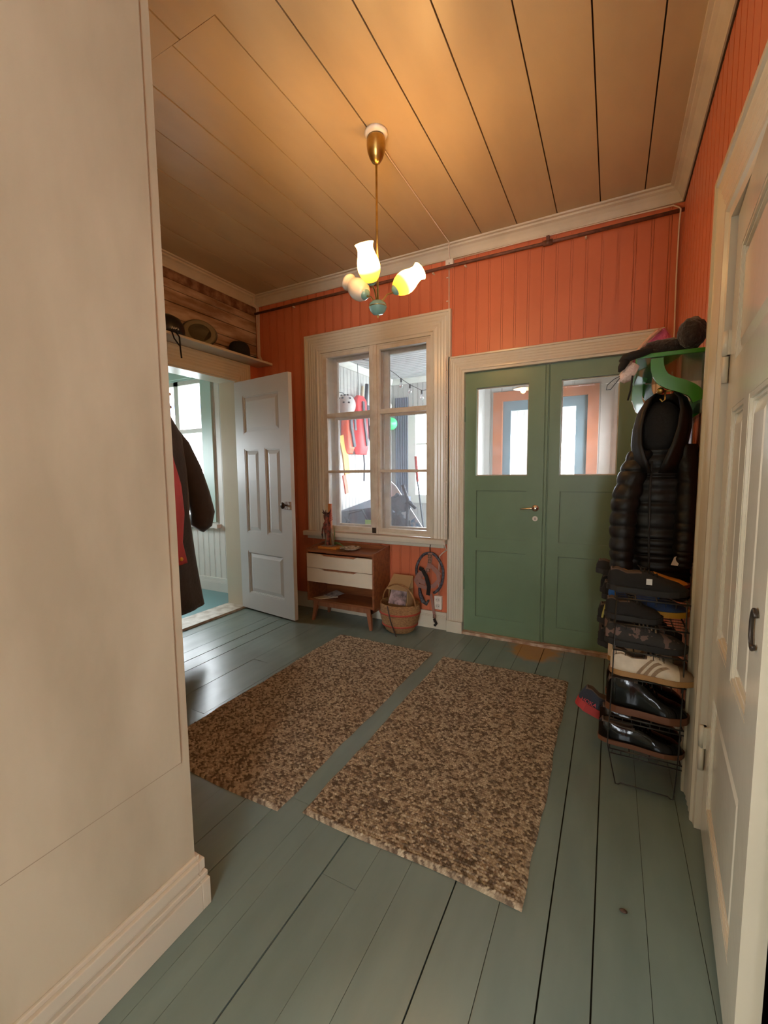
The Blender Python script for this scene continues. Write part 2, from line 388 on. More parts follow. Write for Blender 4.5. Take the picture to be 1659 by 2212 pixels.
# near white wall block
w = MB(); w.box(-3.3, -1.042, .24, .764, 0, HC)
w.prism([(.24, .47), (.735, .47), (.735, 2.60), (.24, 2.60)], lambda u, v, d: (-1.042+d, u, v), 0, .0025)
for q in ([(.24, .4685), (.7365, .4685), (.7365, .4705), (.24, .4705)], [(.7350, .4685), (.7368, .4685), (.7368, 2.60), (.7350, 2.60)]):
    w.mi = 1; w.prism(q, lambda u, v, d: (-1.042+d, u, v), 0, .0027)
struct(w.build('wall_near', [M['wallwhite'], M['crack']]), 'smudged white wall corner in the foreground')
bb = MB()
for (z0, z1, d) in [(0, .085, .028), (.085, .094, .018), (.094, .108, .024), (.108, .118, .013), (.118, .150, .019), (.150, .163, .009)]:
    bb.box(-1.042, -1.042+d, .24, .764, z0, z1); bb.box(-3.0, -1.042+d, .764, .764+d, z0, z1)
struct(bb.build('baseboard_near', M['cream'], bevel=.002), 'moulded cream baseboard of the white wall')
# unseen back room; its two window openings are added as fill light
w = MB(); BY = -3.0
for (x0, x1, z0, z1) in [(-3.3, .30, 0, HC), (1.28, 1.5, 0, HC), (.30, 1.28, 0, .75), (.30, 1.28, 2.3, HC)]: w.box(x0, x1, BY-.15, BY, z0, z1)
for (y0, y1, z0, z1) in [(-3.0, -2.7, 0, HC), (-1.3, .24, 0, HC), (-2.7, -1.3, 0, .8), (-2.7, -1.3, 2.2, HC)]: w.box(-3.3, -3.15, y0, y1, z0, z1)
w.box(1.35, 1.5, -3.0, -.6, 0, HC)
w.box(R+.16, 1.5, -.6, -.45, 0, HC)
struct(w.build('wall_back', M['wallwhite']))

# baseboard along the far wall and left wall
bb = MB()
for (x0, x1) in [(-L, -1.137)]:
    for (z0, z1, d) in [(0, .10, .022), (.10, .112, .018), (.112, .14, .014)]: bb.prism([(x0, z0), (x1, z0), (x1, z1), (x0, z1)], FAR, 0, d)
struct(bb.build('baseboard_far', M['cream']), 'cream baseboard below the window')
bb = MB()
for (z0, z1, d) in [(0, .10, .022), (.10, .112, .018), (.112, .14, .014)]:
    bb.prism([(2.1, z0), (D, z0), (D, z1), (2.1, z1)], RGT, 0, d)
struct(bb.build('baseboard_right', M['cream']))
# cornice
def cornice(name, segs, label=None):
    mb = MB()
    prof = [(0, -.085), (.012, -.085), (.014, -.075), (.030, -.050), (.045, -.032), (.060, -.024), (.062, -.012), (.078, -.010), (.080, 0), (0, 0)]
    for (P0, P1, inn) in segs:
        P0, P1, inn = Vector(P0), Vector(P1), Vector(inn)
        mb.loft([[P0+inn*d+Vector((0, 0, z)) for d, z in prof], [P1+inn*d+Vector((0, 0, z)) for d, z in prof]])
    return struct(mb.build(name, M['cornice']), label)
cornice('trim_2', [((-L, D, HC), (R, D, HC), (0, -1, 0))], 'cream cornice along the far wall')
cornice('trim_3', [((R, D, HC), (R, -.6, HC), (-1, 0, 0))], 'cream cornice along the right wall')
cornice('trim_4', [((-L, D, HC), (-L, .7, HC), (1, 0, 0))], 'cream cornice above the log wall')
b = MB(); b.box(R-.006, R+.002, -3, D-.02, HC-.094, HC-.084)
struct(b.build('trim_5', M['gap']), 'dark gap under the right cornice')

# window
def sash(mb, y, x0, x1, fr=.045, rails=(1.78, 1.283)):
    """one casement leaf in plane y..y+.035"""
    z0, z1 = WIN[2], WIN[3]
    mb.box(x0, x0+fr, y, y+.035, z0, z1); mb.box(x1-fr, x1, y, y+.035, z0, z1)
    mb.box(x0+fr, x1-fr, y+.001, y+.034, z0, z0+.05); mb.box(x0+fr, x1-fr, y+.001, y+.034, z1-.05, z1)
    mb.box(x0+fr, x1-fr, y+.002, y+.033, rails[0]-.020, rails[0]+.020); mb.box(x0+fr, x1-fr, y+.002, y+.033, rails[1]-.012, rails[1]+.012)
win = empty('window_1', ((WIN[0]+WIN[1])/2, D, WIN[2])); struct(win, 'wide white-framed casement window into the veranda')
off = Matrix.Translation(-Vector(win.location))
def wpart(mb, name, m, **k): return mb.build(name, m, win, mtx=off, **k)
m = MB(); ring(m, FAR, WIN[0], WIN[1], WIN[2], WIN[3], .0, -.02, -.24, -.0)
wpart(m, 'window_frame', M['cream'])
mx_ = -1.787
for yy, nm in ((D+.004, 'inner_sash'), (D+.175, 'outer_sash')):
    for (x0, x1) in ((WIN[0]+.012, mx_-.004), (mx_+.004, WIN[1]-.012)):
        m = MB(); sash(m, yy, x0, x1); wpart(m, nm, M['sash'], bevel=.003)
        m = MB(); m.box(x0+.04, x1-.04, yy+.016, yy+.019, WIN[2]+.03, WIN[3]-.03); wpart(m, 'pane', M['glass'])
m = MB(); m.box(mx_-.030, mx_+.030, D-.012, D+.006, WIN[2], WIN[3]-.0); m.box(mx_-.006, mx_+.006, D-.018, D-.010, WIN[2]+.02, WIN[3]-.02)
wpart(m, 'mullion_cover', M['sash'], bevel=.002)
m = MB(); m.box(WIN[0]+.05, WIN[0]+.3, D-.001, D, .74, .745); 
m = MB(); 
sweep(m, FAR, WIN[0]+.01, WIN[1]-.01, .742, WIN[3]-.01, .165)
# legs start at the sill
wpart(m, 'casing', M['cream'])
m = MB(); m.box(-2.52, -1.135, D-.075, D+.01, .700, .742); wpart(m, 'sill', M['cream'], bevel=.006)
m = MB(); m.box(-2.50, -1.155, D-.03, D, .668, .700); wpart(m, 'apron', M['cream'], bevel=.004)
for hz in (.80, 2.25):
    m = MB(); m.tube([(WIN[1]-.004, D-.006, hz), (WIN[1]-.004, D-.006, hz+.07)], .006); wpart(m, 'hinge', M['darkmetal'])
m = MB(); m.box(mx_-.022, mx_+.012, D-.022, D-.012, .755, .80); wpart(m, 'latch', M['darkmetal'])
portal('daylight_portal_main', ((WIN[0]+WIN[1])/2, D+.25, 1.54), (1.05, 1.6), (PI/2, 0, 0))

# green double door
def cells(mb, w_, h_, t, holes, y0=0):
    xs = sorted(set([0, w_]+[h for q in holes for h in q[:2]])); zs = sorted(set([0, h_]+[h for q in holes for h in q[2:4]]))
    for a, b in zip(xs[:-1], xs[1:]):
        for c, d in zip(zs[:-1], zs[1:]):
            cx, cz = (a+b)/2, (c+d)/2
            if any(q[0] < cx < q[1] and q[2] < cz < q[3] for q in holes): continue
            mb.box(a, b, y0, y0+t, c, d)
def door_root(name, loc, rz, label): return struct(empty(name, loc, rz), label)
LOC = lambda u, v, d: (u, -d, v)
def green_leaf(name, x0, x1, gx0, gx1, label):
    r = door_root(name, (x0, D+.015, .02), 0, label); w_ = x1-x0; gx0 -= x0; gx1 -= x0
    gl = (gx0, gx1, 1.22, 1.875); ps = [(gx0+.008, gx1-.002, .745, 1.108), (gx0+.008, gx1-.002, .125, .645)]
    m = MB(); cells(m, w_, 1.99, .04, [gl]+ps)
    m.build('leaf', M['green'], r)
    for q in ps:
        m = MB(); m.box(q[0]+.0025, q[1], .006, .034, q[2], q[3]-.003)
        m.build('panel', M['green'], r)
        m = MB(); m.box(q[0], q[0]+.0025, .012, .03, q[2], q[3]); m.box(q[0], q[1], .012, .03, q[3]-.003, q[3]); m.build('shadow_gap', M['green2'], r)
    m = MB(); m.box(gl[0], gl[1], .018, .022, gl[2], gl[3]); m.build('pane', M['doorglass'], r)
    m = MB(); ring(m, LOC, gl[0]+.008, gl[1]-.008, gl[2]+.008, gl[3]-.008, .008, 0, -.034, -.024); m.build('glazing_bead', M['sash'], r)
    return r
d1 = green_leaf('door_1', -1.003, -.430, -.918, -.540, 'sage green door leaf with glass pane and lever handle')
d2 = green_leaf('door_2', -.398, .131, -.325, .027, 'sage green door leaf nearer the coats, without a handle')
m = MB(); m.box(.573, .604, .004, .04, 0, 1.99); m.box(.580, .597, -.006, .004, 0, 1.99); m.build('meeting_strip', M['green'], d1, bevel=.003)
# handle & keyhole
m = MB(); m.lathe([(.0, 0), (.022, 0), (.024, .004), (.018, .009), (.010, .012), (.009, .035), (0, .036)], (.524, 0, .986), 20, Matrix.Rotation(PI/2, 4, 'X'))
h = m.build('handle', M['steel'], d1)
m = MB(); m.tube([(.524, -.032, .986), (.50, -.036, .986), (.47, -.038, .983), (.436, -.036, .980), (.425, -.030, .979)], [.008, .0075, .006, .0055, .006]); m.build('lever', M['steel'], h)
m = MB(); m.lathe([(0, 0), (.019, 0), (.019, .002), (0, .0025)], (.524, 0, .91), 20, Matrix.Rotation(PI/2, 4, 'X')); k = m.build('keyhole_plate', M['plastic'], d1)
m = MB(); m.lathe([(0, 0), (.0045, 0), (0, .001)], (.524, -.002, .914), 12, Matrix.Rotation(PI/2, 4, 'X')); m.box(.522, .526, -.0032, -.002, .900, .914); m.build('keyhole', M['darkmetal'], k)
for hz in (.33, 1.63):
    m = MB(); m.tube([(-.004, -.008, hz), (-.004, -.008, hz+.11)], .008); m.box(-.004, .004, -.008, 0, hz, hz+.11); m.build('hinge', M['green'], d1)
    m = MB(); m.tube([(.533, -.008, hz), (.533, -.008, hz+.11)], .008); m.build('hinge', M['cream'], d2)
fr = MB(); ring(fr, FAR, DOORX[0], DOORX[1], 0, 2.012, .02, 0, -.26, .0, False)
o = fr.build('trim_6', M['cream']); struct(o, 'cream jamb around the green doors')
c = MB()
sweep(c, FAR, DOORX[0], DOORX[1], 0, 2.012, .125)
for x in (DOORX[0]-.125, DOORX[1]): c.box(x, x+.125, D-.042, D, 0, .09)
struct(c.build('trim_7', M['cream']), 'fluted cream casing around the green doors')
th = MB(); th.box(DOORX[0]-.01, DOORX[1]+.02, D-.035, D+.20, -.002, .020)
struct(th.build('trim_8', mat('worn_threshold', (0.56, 0.44, 0.32), .5, col2=(0.30, 0.16, 0.09), vscale=16, stretch=(1, 4, 1))), 'worn pale threshold under the green doors')

# ------------------------------------------------------------------ panelled white doors
def panel_door(name, loc, rz, w_, h_, t, mt, label, raised=.012, spread=1.0):
    r = door_root(name, loc, rz, label)
    s = .115; mw = .075
    px = [(s, w_-s)]; half = [(s, (w_-mw)/2), ((w_+mw)/2, w_-s)]
    H = [(px[0][0], px[0][1], h_-.47, h_-.13)]+[(a, b, .72, h_-.60) for a, b in half]+[(px[0][0], px[0][1], .15, .55)]
    m = MB(); cells(m, w_, h_, t, H); m.build('leaf', mt, r)
    for side, f in ((0, lambda u, v, d: (u, -d, v)), (1, lambda u, v, d: (u, t+d, v))):
        for q in H:
            m = MB(); ring(m, f, q[0], q[1], q[2], q[3], 0, -.012, -.016, -.001); ring(m, f, q[0], q[1], q[2], q[3], -.012, -.020, -.016, -.007)
            if side == 0: m.box(q[0], q[1], t*.35, t*.65, q[2], q[3])
            e = .055
            O = [(q[0]+.02, q[2]+.02), (q[1]-.02, q[2]+.02), (q[1]-.02, q[3]-.02), (q[0]+.02, q[3]-.02)]
            I = [(q[0]+e, q[2]+e), (q[1]-e, q[2]+e), (q[1]-e, q[3]-e), (q[0]+e, q[3]-e)]
            if q[1]-q[0] < .15: I = [(q[0]+.036, q[2]+e), (q[1]-.036, q[2]+e), (q[1]-.036, q[3]-e), (q[0]+.036, q[3]-e)]
            m.loft([[Vector(f(u, v, -t*.36)) for u, v in O], [Vector(f(u, v, -t*.36+.010)) for u, v in I]])
            p = m.build('panel', mt, r)
            if mt is M['doorgrey'] and side == 0:
                k = MB(); k.box(q[0]+.0005, q[0]+.004, -.0012, 0, q[2], q[3]); k.build('worn_edge', M['tanedge'], p)
    return r
# open white door on the left: hinge at (-3.066,2.93), free edge (-2.355,2.83)
dl = panel_door('door_3', (-3.066, 2.905, .015), math.atan2(-.10, .715), .72, 2.08, .038, M['doorgrey'], 'open white panelled door beside the log wall')
m = MB(); m.tube([(.665, -.004, .99), (.665, -.035, .99)], .008); m.ball((.665, -.050, .99), (.024, .015, .028)); h = m.build('door_knob', M['darkmetal'], dl)
m = MB(); m.box(.640, .715, -.012, 0, .955, 1.02); m.build('rim_lock', mat('worn_lock_paint', (0.60, 0.56, 0.50), .5, col2=(0.15, .07, .04), vscale=40), dl, bevel=.003)
# ajar white door on the right
dr = panel_door('door_4', (R-.006, RD1, .015), math.atan2(-(.752), -.062), .755, 2.04, .040, M['doorwhite'], 'glossy white panelled door ajar at the right edge')
m = MB()
pts = [(.700+.022*math.cos(a), -.006, .945+.040*math.sin(a)) for a in np.linspace(.25*PI, 1.75*PI, 14)]
m.tube(pts, .004); m.build('key_plate', M['darkmetal'], dr)
for hz in (.30, 1.62):
    m = MB(); m.tube([(-.004, -.010, hz), (-.004, -.010, hz+.075)], .011); m.box(-.03, .012, -.008, .0, hz, hz+.075); m.build('hinge', M['cream'], dr)
    m = MB(); m.tube([(-.004, -.010, hz-.085), (-.004, -.010, hz-.004)], .009); m.build('hinge', M['cream'], dr)
c = MB()
sweep(c, RGT, RD0, RD1+.012, 0, RDZ, .215, 1.15)
struct(c.build('trim_9', M['cream']), 'fluted cream casing around the right door')
c = MB(); c.box(R+.16, 1.3, RD0-.3, RD0-.28, 0, 2.3); c.box(R+.16, 1.3, RD1+.28, RD1+.3, 0, 2.3); c.box(1.3, 1.32, RD0-.3, RD1+.3, 0, 2.3); c.box(R+.16, 1.3, RD0-.3, RD1+.3, 2.3, 2.32)  # closed box added behind the ajar door so no light leaks through
struct(c.build('wall_light_stop', M['coral']))
c = MB(); c.box(R+.0, R+.14, RD0, RD1, -.001, .012); struct(c.build('trim_10', mat('bare_brown_threshold', (0.10, .035, .015), .6)), 'dark brown threshold under the right door')

# left doorway casing, jambs, threshold, shelf
c = MB(); ring(c, LFT, LO0, LO1, 0, LOZ, 0, -.012, -.2, .004, False)
sweep(c, LFT, LO0, LO1, 0, LOZ, .166, .8)
struct(c.build('trim_11', M['cream']), 'cream casing around the left doorway')
c = MB(); c.box(-L-.2, -L+.03, LO0, LO1, -.002, .018)
struct(c.build('trim_12', mat('pale_worn_threshold', (0.62, 0.58, 0.50), .5, col2=(0.42, .36, .28), vscale=14)), 'pale worn threshold of the left doorway')
s = MB(); s.box(-L, -2.882, 1.2, D-.004, 2.292, 2.312); o = s.build('wall_shelf', M['cornice'], bevel=.003)
tag(o, 'long cream shelf above the left doorway', 'shelf')

# ------------------------------------------------------------------ side room seen through the left doorway
SY = 3.215
SW = (-4.75, -3.86, .76, 2.30)
sw = beadwall(lambda u, v, d: (u, SY-d, v), -4.9, -L-.2, 0, 2.60, .085, .16, [SW], start=-3.70, gd=.008)
struct(sw.build('wall_side_room', M['sidewhite']), 'pale board wall of the room beyond')
b = MB(); b.box(-4.92, -4.90, .4, 2.05, 0, 2.6); b.box(-4.92, -4.90, 2.55, SY, 0, 2.6); b.box(-4.92, -4.90, 2.05, 2.55, 0, 1.2); b.box(-4.92, -4.90, 2.05, 2.55, 1.75, 2.6); b.box(-4.92, -L-.2, .38, .40, 0, 2.6)  # hole in the left wall is added to brighten the side room
struct(b.build('wall_side_room_left', M['sidewhite']))
b = MB(); b.box(-4.92, -L-.2, .38, SY, 2.60, 2.64); struct(b.build('ceiling_side_room', M['mint']))
b = MB(); b.box(-4.90, -L-.2, .40, SY, -.001, .004); struct(b.build('floor_side_room', mat('teal_floor', (0.12, 0.27, 0.28), .3)), 'teal floor of the room beyond')
b = MB()
for (z0, z1, d) in [(0, .10, .022), (.10, .112, .018), (.112, .15, .014)]: b.box(-4.9, -L-.2, SY-d, SY, z0, z1)
struct(b.build('baseboard_side_room', M['sidewhite']))
win2 = struct(empty('window_2', (-4.3, SY, .76)), 'bright window in the room beyond with mint casing')
o2 = Matrix.Translation(-Vector(win2.location))
m = MB(); S2 = lambda u, v, d: (u, SY-d, v)
ring(m, S2, SW[0], SW[1], SW[2], SW[3], .15, 0, 0, .022, False); ring(m, S2, SW[0], SW[1], SW[2], SW[3], .0, -.015, -.16, .0); m.build('casing', M['mint'], win2, mtx=o2)
m = MB(); m.box(SW[0]-.16, SW[1]+.20, SY-.06, SY, SW[2]-.06, SW[2]-.02); m.build('sill', M['sidewhite'], win2, mtx=o2)
m = MB()
ring(m, S2, SW[0]+.015, SW[1]-.015, SW[2]+.015, SW[3]-.015, 0, -.045, -.06, -.02)
cxm = (SW[0]+SW[1])/2
m.box(cxm-.035, cxm+.035, SY+.02, SY+.06, SW[2], SW[3]); m.box(SW[0], SW[1], SY+.022, SY+.058, 1.72, 1.765); m.box(SW[0], SW[1], SY+.03, SY+.05, 1.22, 1.24)
m.build('sash', M['sidewhite'], win2, mtx=o2)
m = MB(); m.box(SW[0]+.02, SW[1]-.02, SY+.038, SY+.042, SW[2]+.02, SW[3]-.02); m.build('pane', M['outglass'], win2, mtx=o2)
portal('daylight_portal_side', (-4.3, SY+.1, 1.5), (.9, 1.55), (PI/2, 0, 0))
portal('added_portal_side_left', (-4.93, 2.3, 1.5), (.8, .5), (0, -PI/2, 0))  # serves the added hole in the side room's left wall
portal('added_portal_back_left', (-3.25, -2.0, 1.5), (1.4, 1.4), (0, -PI/2, 0))  # serves the added left opening behind the camera
portal('added_portal_back', (.79, BY-.1, 1.52), (.98, 1.55), (-PI/2, 0, 0))  # serves the added back wall opening, placed for fill light

# ------------------------------------------------------------------ veranda beyond the window
VX0, VX1, VY0, VY1, VZ = -3.2, -1.36, D+.262, 6.35, 2.74
VL = lambda u, v, d: (VX0+d, u, v)
w = beadwall(VL, VY0, VY1, 0, VZ, .085, .1, start=4.0, gd=.012); struct(w.build('wall_veranda_left', M['veranda']), 'veranda board wall with hanging gear')
VW = (-2.80, -1.45, .88, 2.20); VF = lambda u, v, d: (u, VY1-d, v)
w = beadwall(VF, VX0, 1.0, 0, VZ, .085, .1, [VW, (-.98, -.33, 1.0, 1.95)], start=-3.0, gd=.01); struct(w.build('wall_veranda_far', M['veranda']))
w = MB(); w.box(VX0-.1, .6, VY0, VY1+.1, VZ+.012, VZ+.05)
yy = VY0
while yy < VY1+.1: w.box(VX0-.1, .6, yy+.012, yy+.08, VZ, VZ+.013); yy += .085
struct(w.build('ceiling_veranda', M['veranda_ceiling']))
m = MB()
for P0, P1, inn in [((VX0, VY0, VZ), (VX0, VY1, VZ), (1, 0, 0)), ((VX0, VY1, VZ), (VX1, VY1, VZ), (0, -1, 0))]:
    P0, P1, inn = Vector(P0), Vector(P1), Vector(inn); pr = [(0, -.075), (.015, -.075), (.06, -.02), (.07, 0), (0, 0)]
    m.loft([[P0+inn*d+Vector((0, 0, z)) for d, z in pr], [P1+inn*d+Vector((0, 0, z)) for d, z in pr]])
struct(m.build('trim_13', M['sidewhite']))
win3 = struct(empty('window_3', (-2.1, VY1, .88)), 'bright veranda window behind the leaning ski pole')
m = MB(); ring(m, VF, VW[0], VW[1], VW[2], VW[3], .1, -.03, -.05, .02)
for x in (-2.15,): m.box(x-.025, x+.025, VY1, VY1+.04, VW[2], VW[3])
m.box(VW[0], VW[1], VY1+.005, VY1+.035, 1.70, 1.73); m.build('frame', M['sidewhite'], win3, mtx=Matrix.Translation(-Vector(win3.location)))
m = MB(); m.box(VW[0], VW[1], VY1+.018, VY1+.021, VW[2], VW[3]); m.build('pane', M['outglass'], win3, mtx=Matrix.Translation(-Vector(win3.location)))
portal('daylight_portal_veranda', (-2.12, VY1+.12, 1.54), (1.35, 1.3), (PI/2, 0, 0))
# right flank of the veranda is glazed too
w = MB(); w.box(VX1, VX1+.08, VY0, 4.85, 0, VZ)
struct(w.build('wall_vestibule_left', M['veranda']))
# dark curtain post at far wall
c = MB(); pts = [(-3.12+.02*k, VY1-.03-.012*(k % 2)) for k in range(12)]
c.loft([[Vector((x, y, z)) for x, y in pts]+[Vector((x, VY1-.012, z)) for x, y in reversed(pts)] for z in (.05, 2.45)])
o = c.build('curtain', M['slate']); tag(o, 'dark grey-blue curtain hanging beside the veranda window', 'curtain')

# vestibule behind the green doors
QY = 4.85
w = MB()
for (y0, y1, z0, z1) in [(VY0, 3.7, 0, VZ), (4.5, QY, 0, VZ), (3.7, 4.5, 0, 1.2), (3.7, 4.5, 1.8, VZ)]: w.box(.16, .24, y0, y1, z0, z1)  # window hole added out of view to brighten the vestibule
portal('added_portal_vestibule_side', (.26, 4.1, 1.5), (.6, .8), (0, PI/2, 0))

struct(w.build('wall_vestibule_right', M['veranda']))
VQ = lambda u, v, d: (u, QY-d, v)
w = beadwall(VQ, VX1+.08, .16, 0, VZ, .12, .08, [(-1.12, -.20, -.1, 2.09)], start=-.14, gd=.008); struct(w.build('wall_vestibule_far', M['veranda']))
w = MB(); ring(w, VQ, -1.08, -.235, 0, 2.03, .10, .0, -.08, .02, False); struct(w.build('trim_14', M['orange']), 'orange frame of the outer door')
d5 = struct(empty('door_5', (-1.08, QY+.02, 0)), 'blue-grey outer door with one tall bright pane')
m = MB(); cells(m, .845, 2.03, .045, [(.085, .735, .95, 1.93)]); m.build('leaf', M['bluegrey'], d5)
m = MB(); m.box(.085, .735, .02, .024, .95, 1.93); m.build('pane', M['outglass'], d5)
portal('daylight_portal_vestibule', (-.67, QY+.15, 1.45), (.65, .98), (PI/2, 0, 0))
# vestibule ceiling lamp with enamel shade
r = empty('hanging_lamp', (-.715, 4.0, VZ)); tag(r, 'small enamel hanging lamp glowing behind the left green door', 'lamp')
m = MB(); m.tube([(0, 0, 0), (0, 0, -.66)], .003); m.build('cord', M['vblack'], r)
m = MB(); m.smooth = True; m.lathe([(.014, -.66), (.02, -.70), (.085, -.745), (.088, -.75), (.080, -.748), (.018, -.712), (.0, -.71)], n=28); m.build('lamp_shade', M['plastic'], r)
m = MB(); m.ball((0, 0, -.752), (.026, .026, .034)); m.build('bulb', emit('warm_bulb', (1.0, .50, .14), 30), r)

# outdoors
g = MB(); g.box(-30, 20, 6.7, 40, -.65, -.6); g.box(-30, -5.0, -10, 6.7, -.65, -.6); struct(g.build('ground_outside', M['snow']))
b = empty('neighbour_house', (-11.4, 9.2, -.6)); tag(b, 'neighbouring house with blue trim seen through the far left window', 'house')
m = MB(); m.box(-2.6, 2.6, 0, 3, 0, 3.85); m.build('wall', mat('neighbour_white', (0.78, .80, .80), .7), b)
m = MB(); m.box(-2.65, 2.65, -.05, 0, 3.75, 4.05); m.build('blue_trim', M['blueband'], b)
m = MB(); m.prism([(-2.9, 4.05), (2.9, 4.05), (0, 5.5)], lambda u, v, d: (u, d, v), -.2, 3.2); m.build('roof', mat('neighbour_roof', (.55, .56, .6), .6), b)

# ------------------------------------------------------------------ ceiling lamp
lamp = empty('ceiling_lamp', (-1.081, 2.0, HC)); tag(lamp, 'brass ceiling lamp with three tulip shades, two lit', 'ceiling lamp')
m = MB(); m.smooth = True; m.lathe([(0, 0), (.057, 0), (.058, -.010), (.050, -.022), (0, -.022)]); m.build('ceiling_ring', M['plastic'], lamp)
m = MB(); m.smooth = True; m.lathe([(.040, -.020), (.046, -.035), (.047, -.06), (.043, -.09), (.033, -.118), (.020, -.138), (.008, -.146), (.0, -.147)]); m.build('canopy', M['brass'], lamp)
m = MB(); m.tube([(0, 0, -.14), (0, 0, -.80)], .0055); m.build('rod', M['brass'], lamp)
m = MB(); m.smooth = True; m.lathe([(.0, -.795), (.028, -.797), (.041, -.808), (.046, -.822), (.045, -.826), (.040, -.842), (.026, -.858), (.0, -.864)]); hb = m.build('hub', M['teal'], lamp)
m = MB(); m.smooth = True; m.lathe([(.0455, -.822), (.0468, -.824), (.0455, -.827)]); m.build('rim_band', M['brass'], hb)
m = MB(); m.smooth = True; m.lathe([(.0, -.86), (.006, -.866), (.005, -.874), (0, -.880)]); m.build('finial', M['brass'], hb)
Rv = Vector((.8845, .4664, 0)); Fv = Vector((-.4664, .8845, 0))
def opal_lit():
    m = bpy.data.materials.new('lit_opal_glass'); m.use_nodes = True; n, l = nodes(m); n.remove(n['Principled BSDF'])
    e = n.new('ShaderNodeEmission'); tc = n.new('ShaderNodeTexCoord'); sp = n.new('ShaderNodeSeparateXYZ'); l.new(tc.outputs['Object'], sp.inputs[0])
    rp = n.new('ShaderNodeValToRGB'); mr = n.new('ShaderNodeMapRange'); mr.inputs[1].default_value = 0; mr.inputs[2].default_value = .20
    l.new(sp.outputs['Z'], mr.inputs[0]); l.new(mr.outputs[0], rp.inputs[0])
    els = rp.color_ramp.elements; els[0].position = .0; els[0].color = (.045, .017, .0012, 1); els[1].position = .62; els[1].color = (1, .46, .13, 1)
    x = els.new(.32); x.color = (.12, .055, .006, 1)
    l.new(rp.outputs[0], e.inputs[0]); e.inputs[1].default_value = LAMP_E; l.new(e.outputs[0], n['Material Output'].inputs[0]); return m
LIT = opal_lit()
for (al, lit, tilt) in ((252, True, 38), (8, True, 52), (135, False, 52)):
    a = math.radians(al); od = Rv*math.cos(a)+Fv*math.sin(a)
    ti = math.radians(tilt); ax = Vector((0, 0, 1))*math.cos(ti)+od*math.sin(ti)
    base = Vector((0, 0, -.745))+od*.082
    q = Vector((0, 0, 1)).rotation_difference(ax).to_matrix().to_4x4(); q.translation = base; q = q @ Matrix.Scale(.86, 4)
    m = MB(); m.tube([Vector((0, 0, -.80))+od*.012, Vector((0, 0, -.785))+od*.03, Vector((0, 0, -.76))+od*.05, base-ax*.012+Vector((0, 0, 0)), base+ax*.006], .0042); m.build('arm', M['brass'], lamp)
    m = MB(); m.smooth = True; m.lathe([(0, -.006), (.012, -.006), (.022, .000), (.031, .012), (.036, .026), (.033, .026), (.02, .008), (0, .006)]); m.build('cup', M['teal'], lamp, mtx=q)
    prof = [(.030, .012), (.042, .025), (.056, .05), (.063, .075), (.0635, .095), (.059, .12), (.050, .145), (.044, .165), (.043, .18), (.047, .195), (.052, .203), (.050, .203), (.041, .18), (.056, .12), (.060, .09), (.052, .05), (.028, .016)]
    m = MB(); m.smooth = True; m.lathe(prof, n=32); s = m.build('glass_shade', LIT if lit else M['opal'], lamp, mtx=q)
    if lit: s['label'] = 'lit yellow-white glass shade'
    else: s['label'] = 'unlit cream glass shade'
    if lit:
        pl = bpy.data.lights.new('bulb_light', 'POINT'); pl.energy = 7; pl.color = (1, .53, .17); pl.shadow_soft_size = .04
        po = bpy.data.objects.new('bulb_light', pl); COL.objects.link(po); po.parent = lamp; po.location = base+ax*.235
# ------------------------------------------------------------------ cables, pipe, box, socket
m = MB(); m.tube([(-1.09, 2.06, HC-.012), (-1.098, 2.2, HC-.006), (-1.10, D-.085, HC-.006), (-1.11, D-.075, HC-.03), (-1.12, D-.018, HC-.09), (-1.125, D-.012, 2.83)], .0035)
tag(m.build('ceiling_cable', M['cable']), 'thin white cable from the ceiling lamp to the junction box', 'cable')
m = MB(); m.box(-1.152, -1.092, D-.028, D, 2.785, 2.845); jb = m.build('junction_box', M['plastic'], bevel=.004)
tag(jb, 'small square white junction box above the window', 'junction box')
m = MB(); m.lathe([(0, 0), (.004, 0), (0, .001)], (-1.122, D-.028, 2.815), 10, Matrix.Rotation(PI/2, 4, 'X')); m.build('screw', M['darkmetal'], jb)
m = MB(); pts = [(-1.13, D-.006, 2.79)]+[(-1.132+.003*math.sin(k), D-.006, 2.75-.19*k) for k in range(1, 3)]+[(-1.147, D-.006, 2.2), (-1.143, D-.036, 2.10), (-1.146, D-.040, 1.5), (-1.146, D-.040, .85), (-1.143, D-.04, .76)]
m.tube(pts, .0042)
for z in np.arange(.85, 2.75, .17): m.box(-1.150, -1.136, D-.044 if z < 2.1 else D-.010, D-.005, z, z+.008)
tag(m.build('window_side_cable', M['cable']), 'white cable clipped down between the window and green doors', 'cable')
m = MB(); m.tube([(-1.140, D-.08, .745), (-1.128, D-.082, .70), (-1.135, D-.03, .655), (-1.17, D-.012, .63), (-1.20, D-.008, .60), (-1.205, D-.006, .5), (-1.205, D-.006, .27)], .0045)
tag(m.build('socket_cable', M['cable']), 'white cable running down into the wall socket', 'cable')
r = empty('wall_socket', (-1.206, D, .22)); tag(r, 'white double wall socket beside the hanging strap bundle', 'socket')
m = MB(); m.box(-.032, .032, -.030, 0, -.055, .055); m.build('housing', M['plastic'], r, bevel=.005)
for z in (-.026, .026):
    m = MB(); m.lathe([(0, 0), (.020, 0), (.020, .002), (0, .001)], (0, -.030, z), 20, Matrix.Rotation(PI/2, 4, 'X')); o = m.build('outlet', mat('socket_face', (.58, .53, .45), .4), r)
    m = MB()
    for x in (-.008, .008): m.lathe([(0, 0), (.0028, 0), (0, .0006)], (x, -.032, z), 8, Matrix.Rotation(PI/2, 4, 'X'))
    m.build('pin_hole', M['darkmetal'], o)
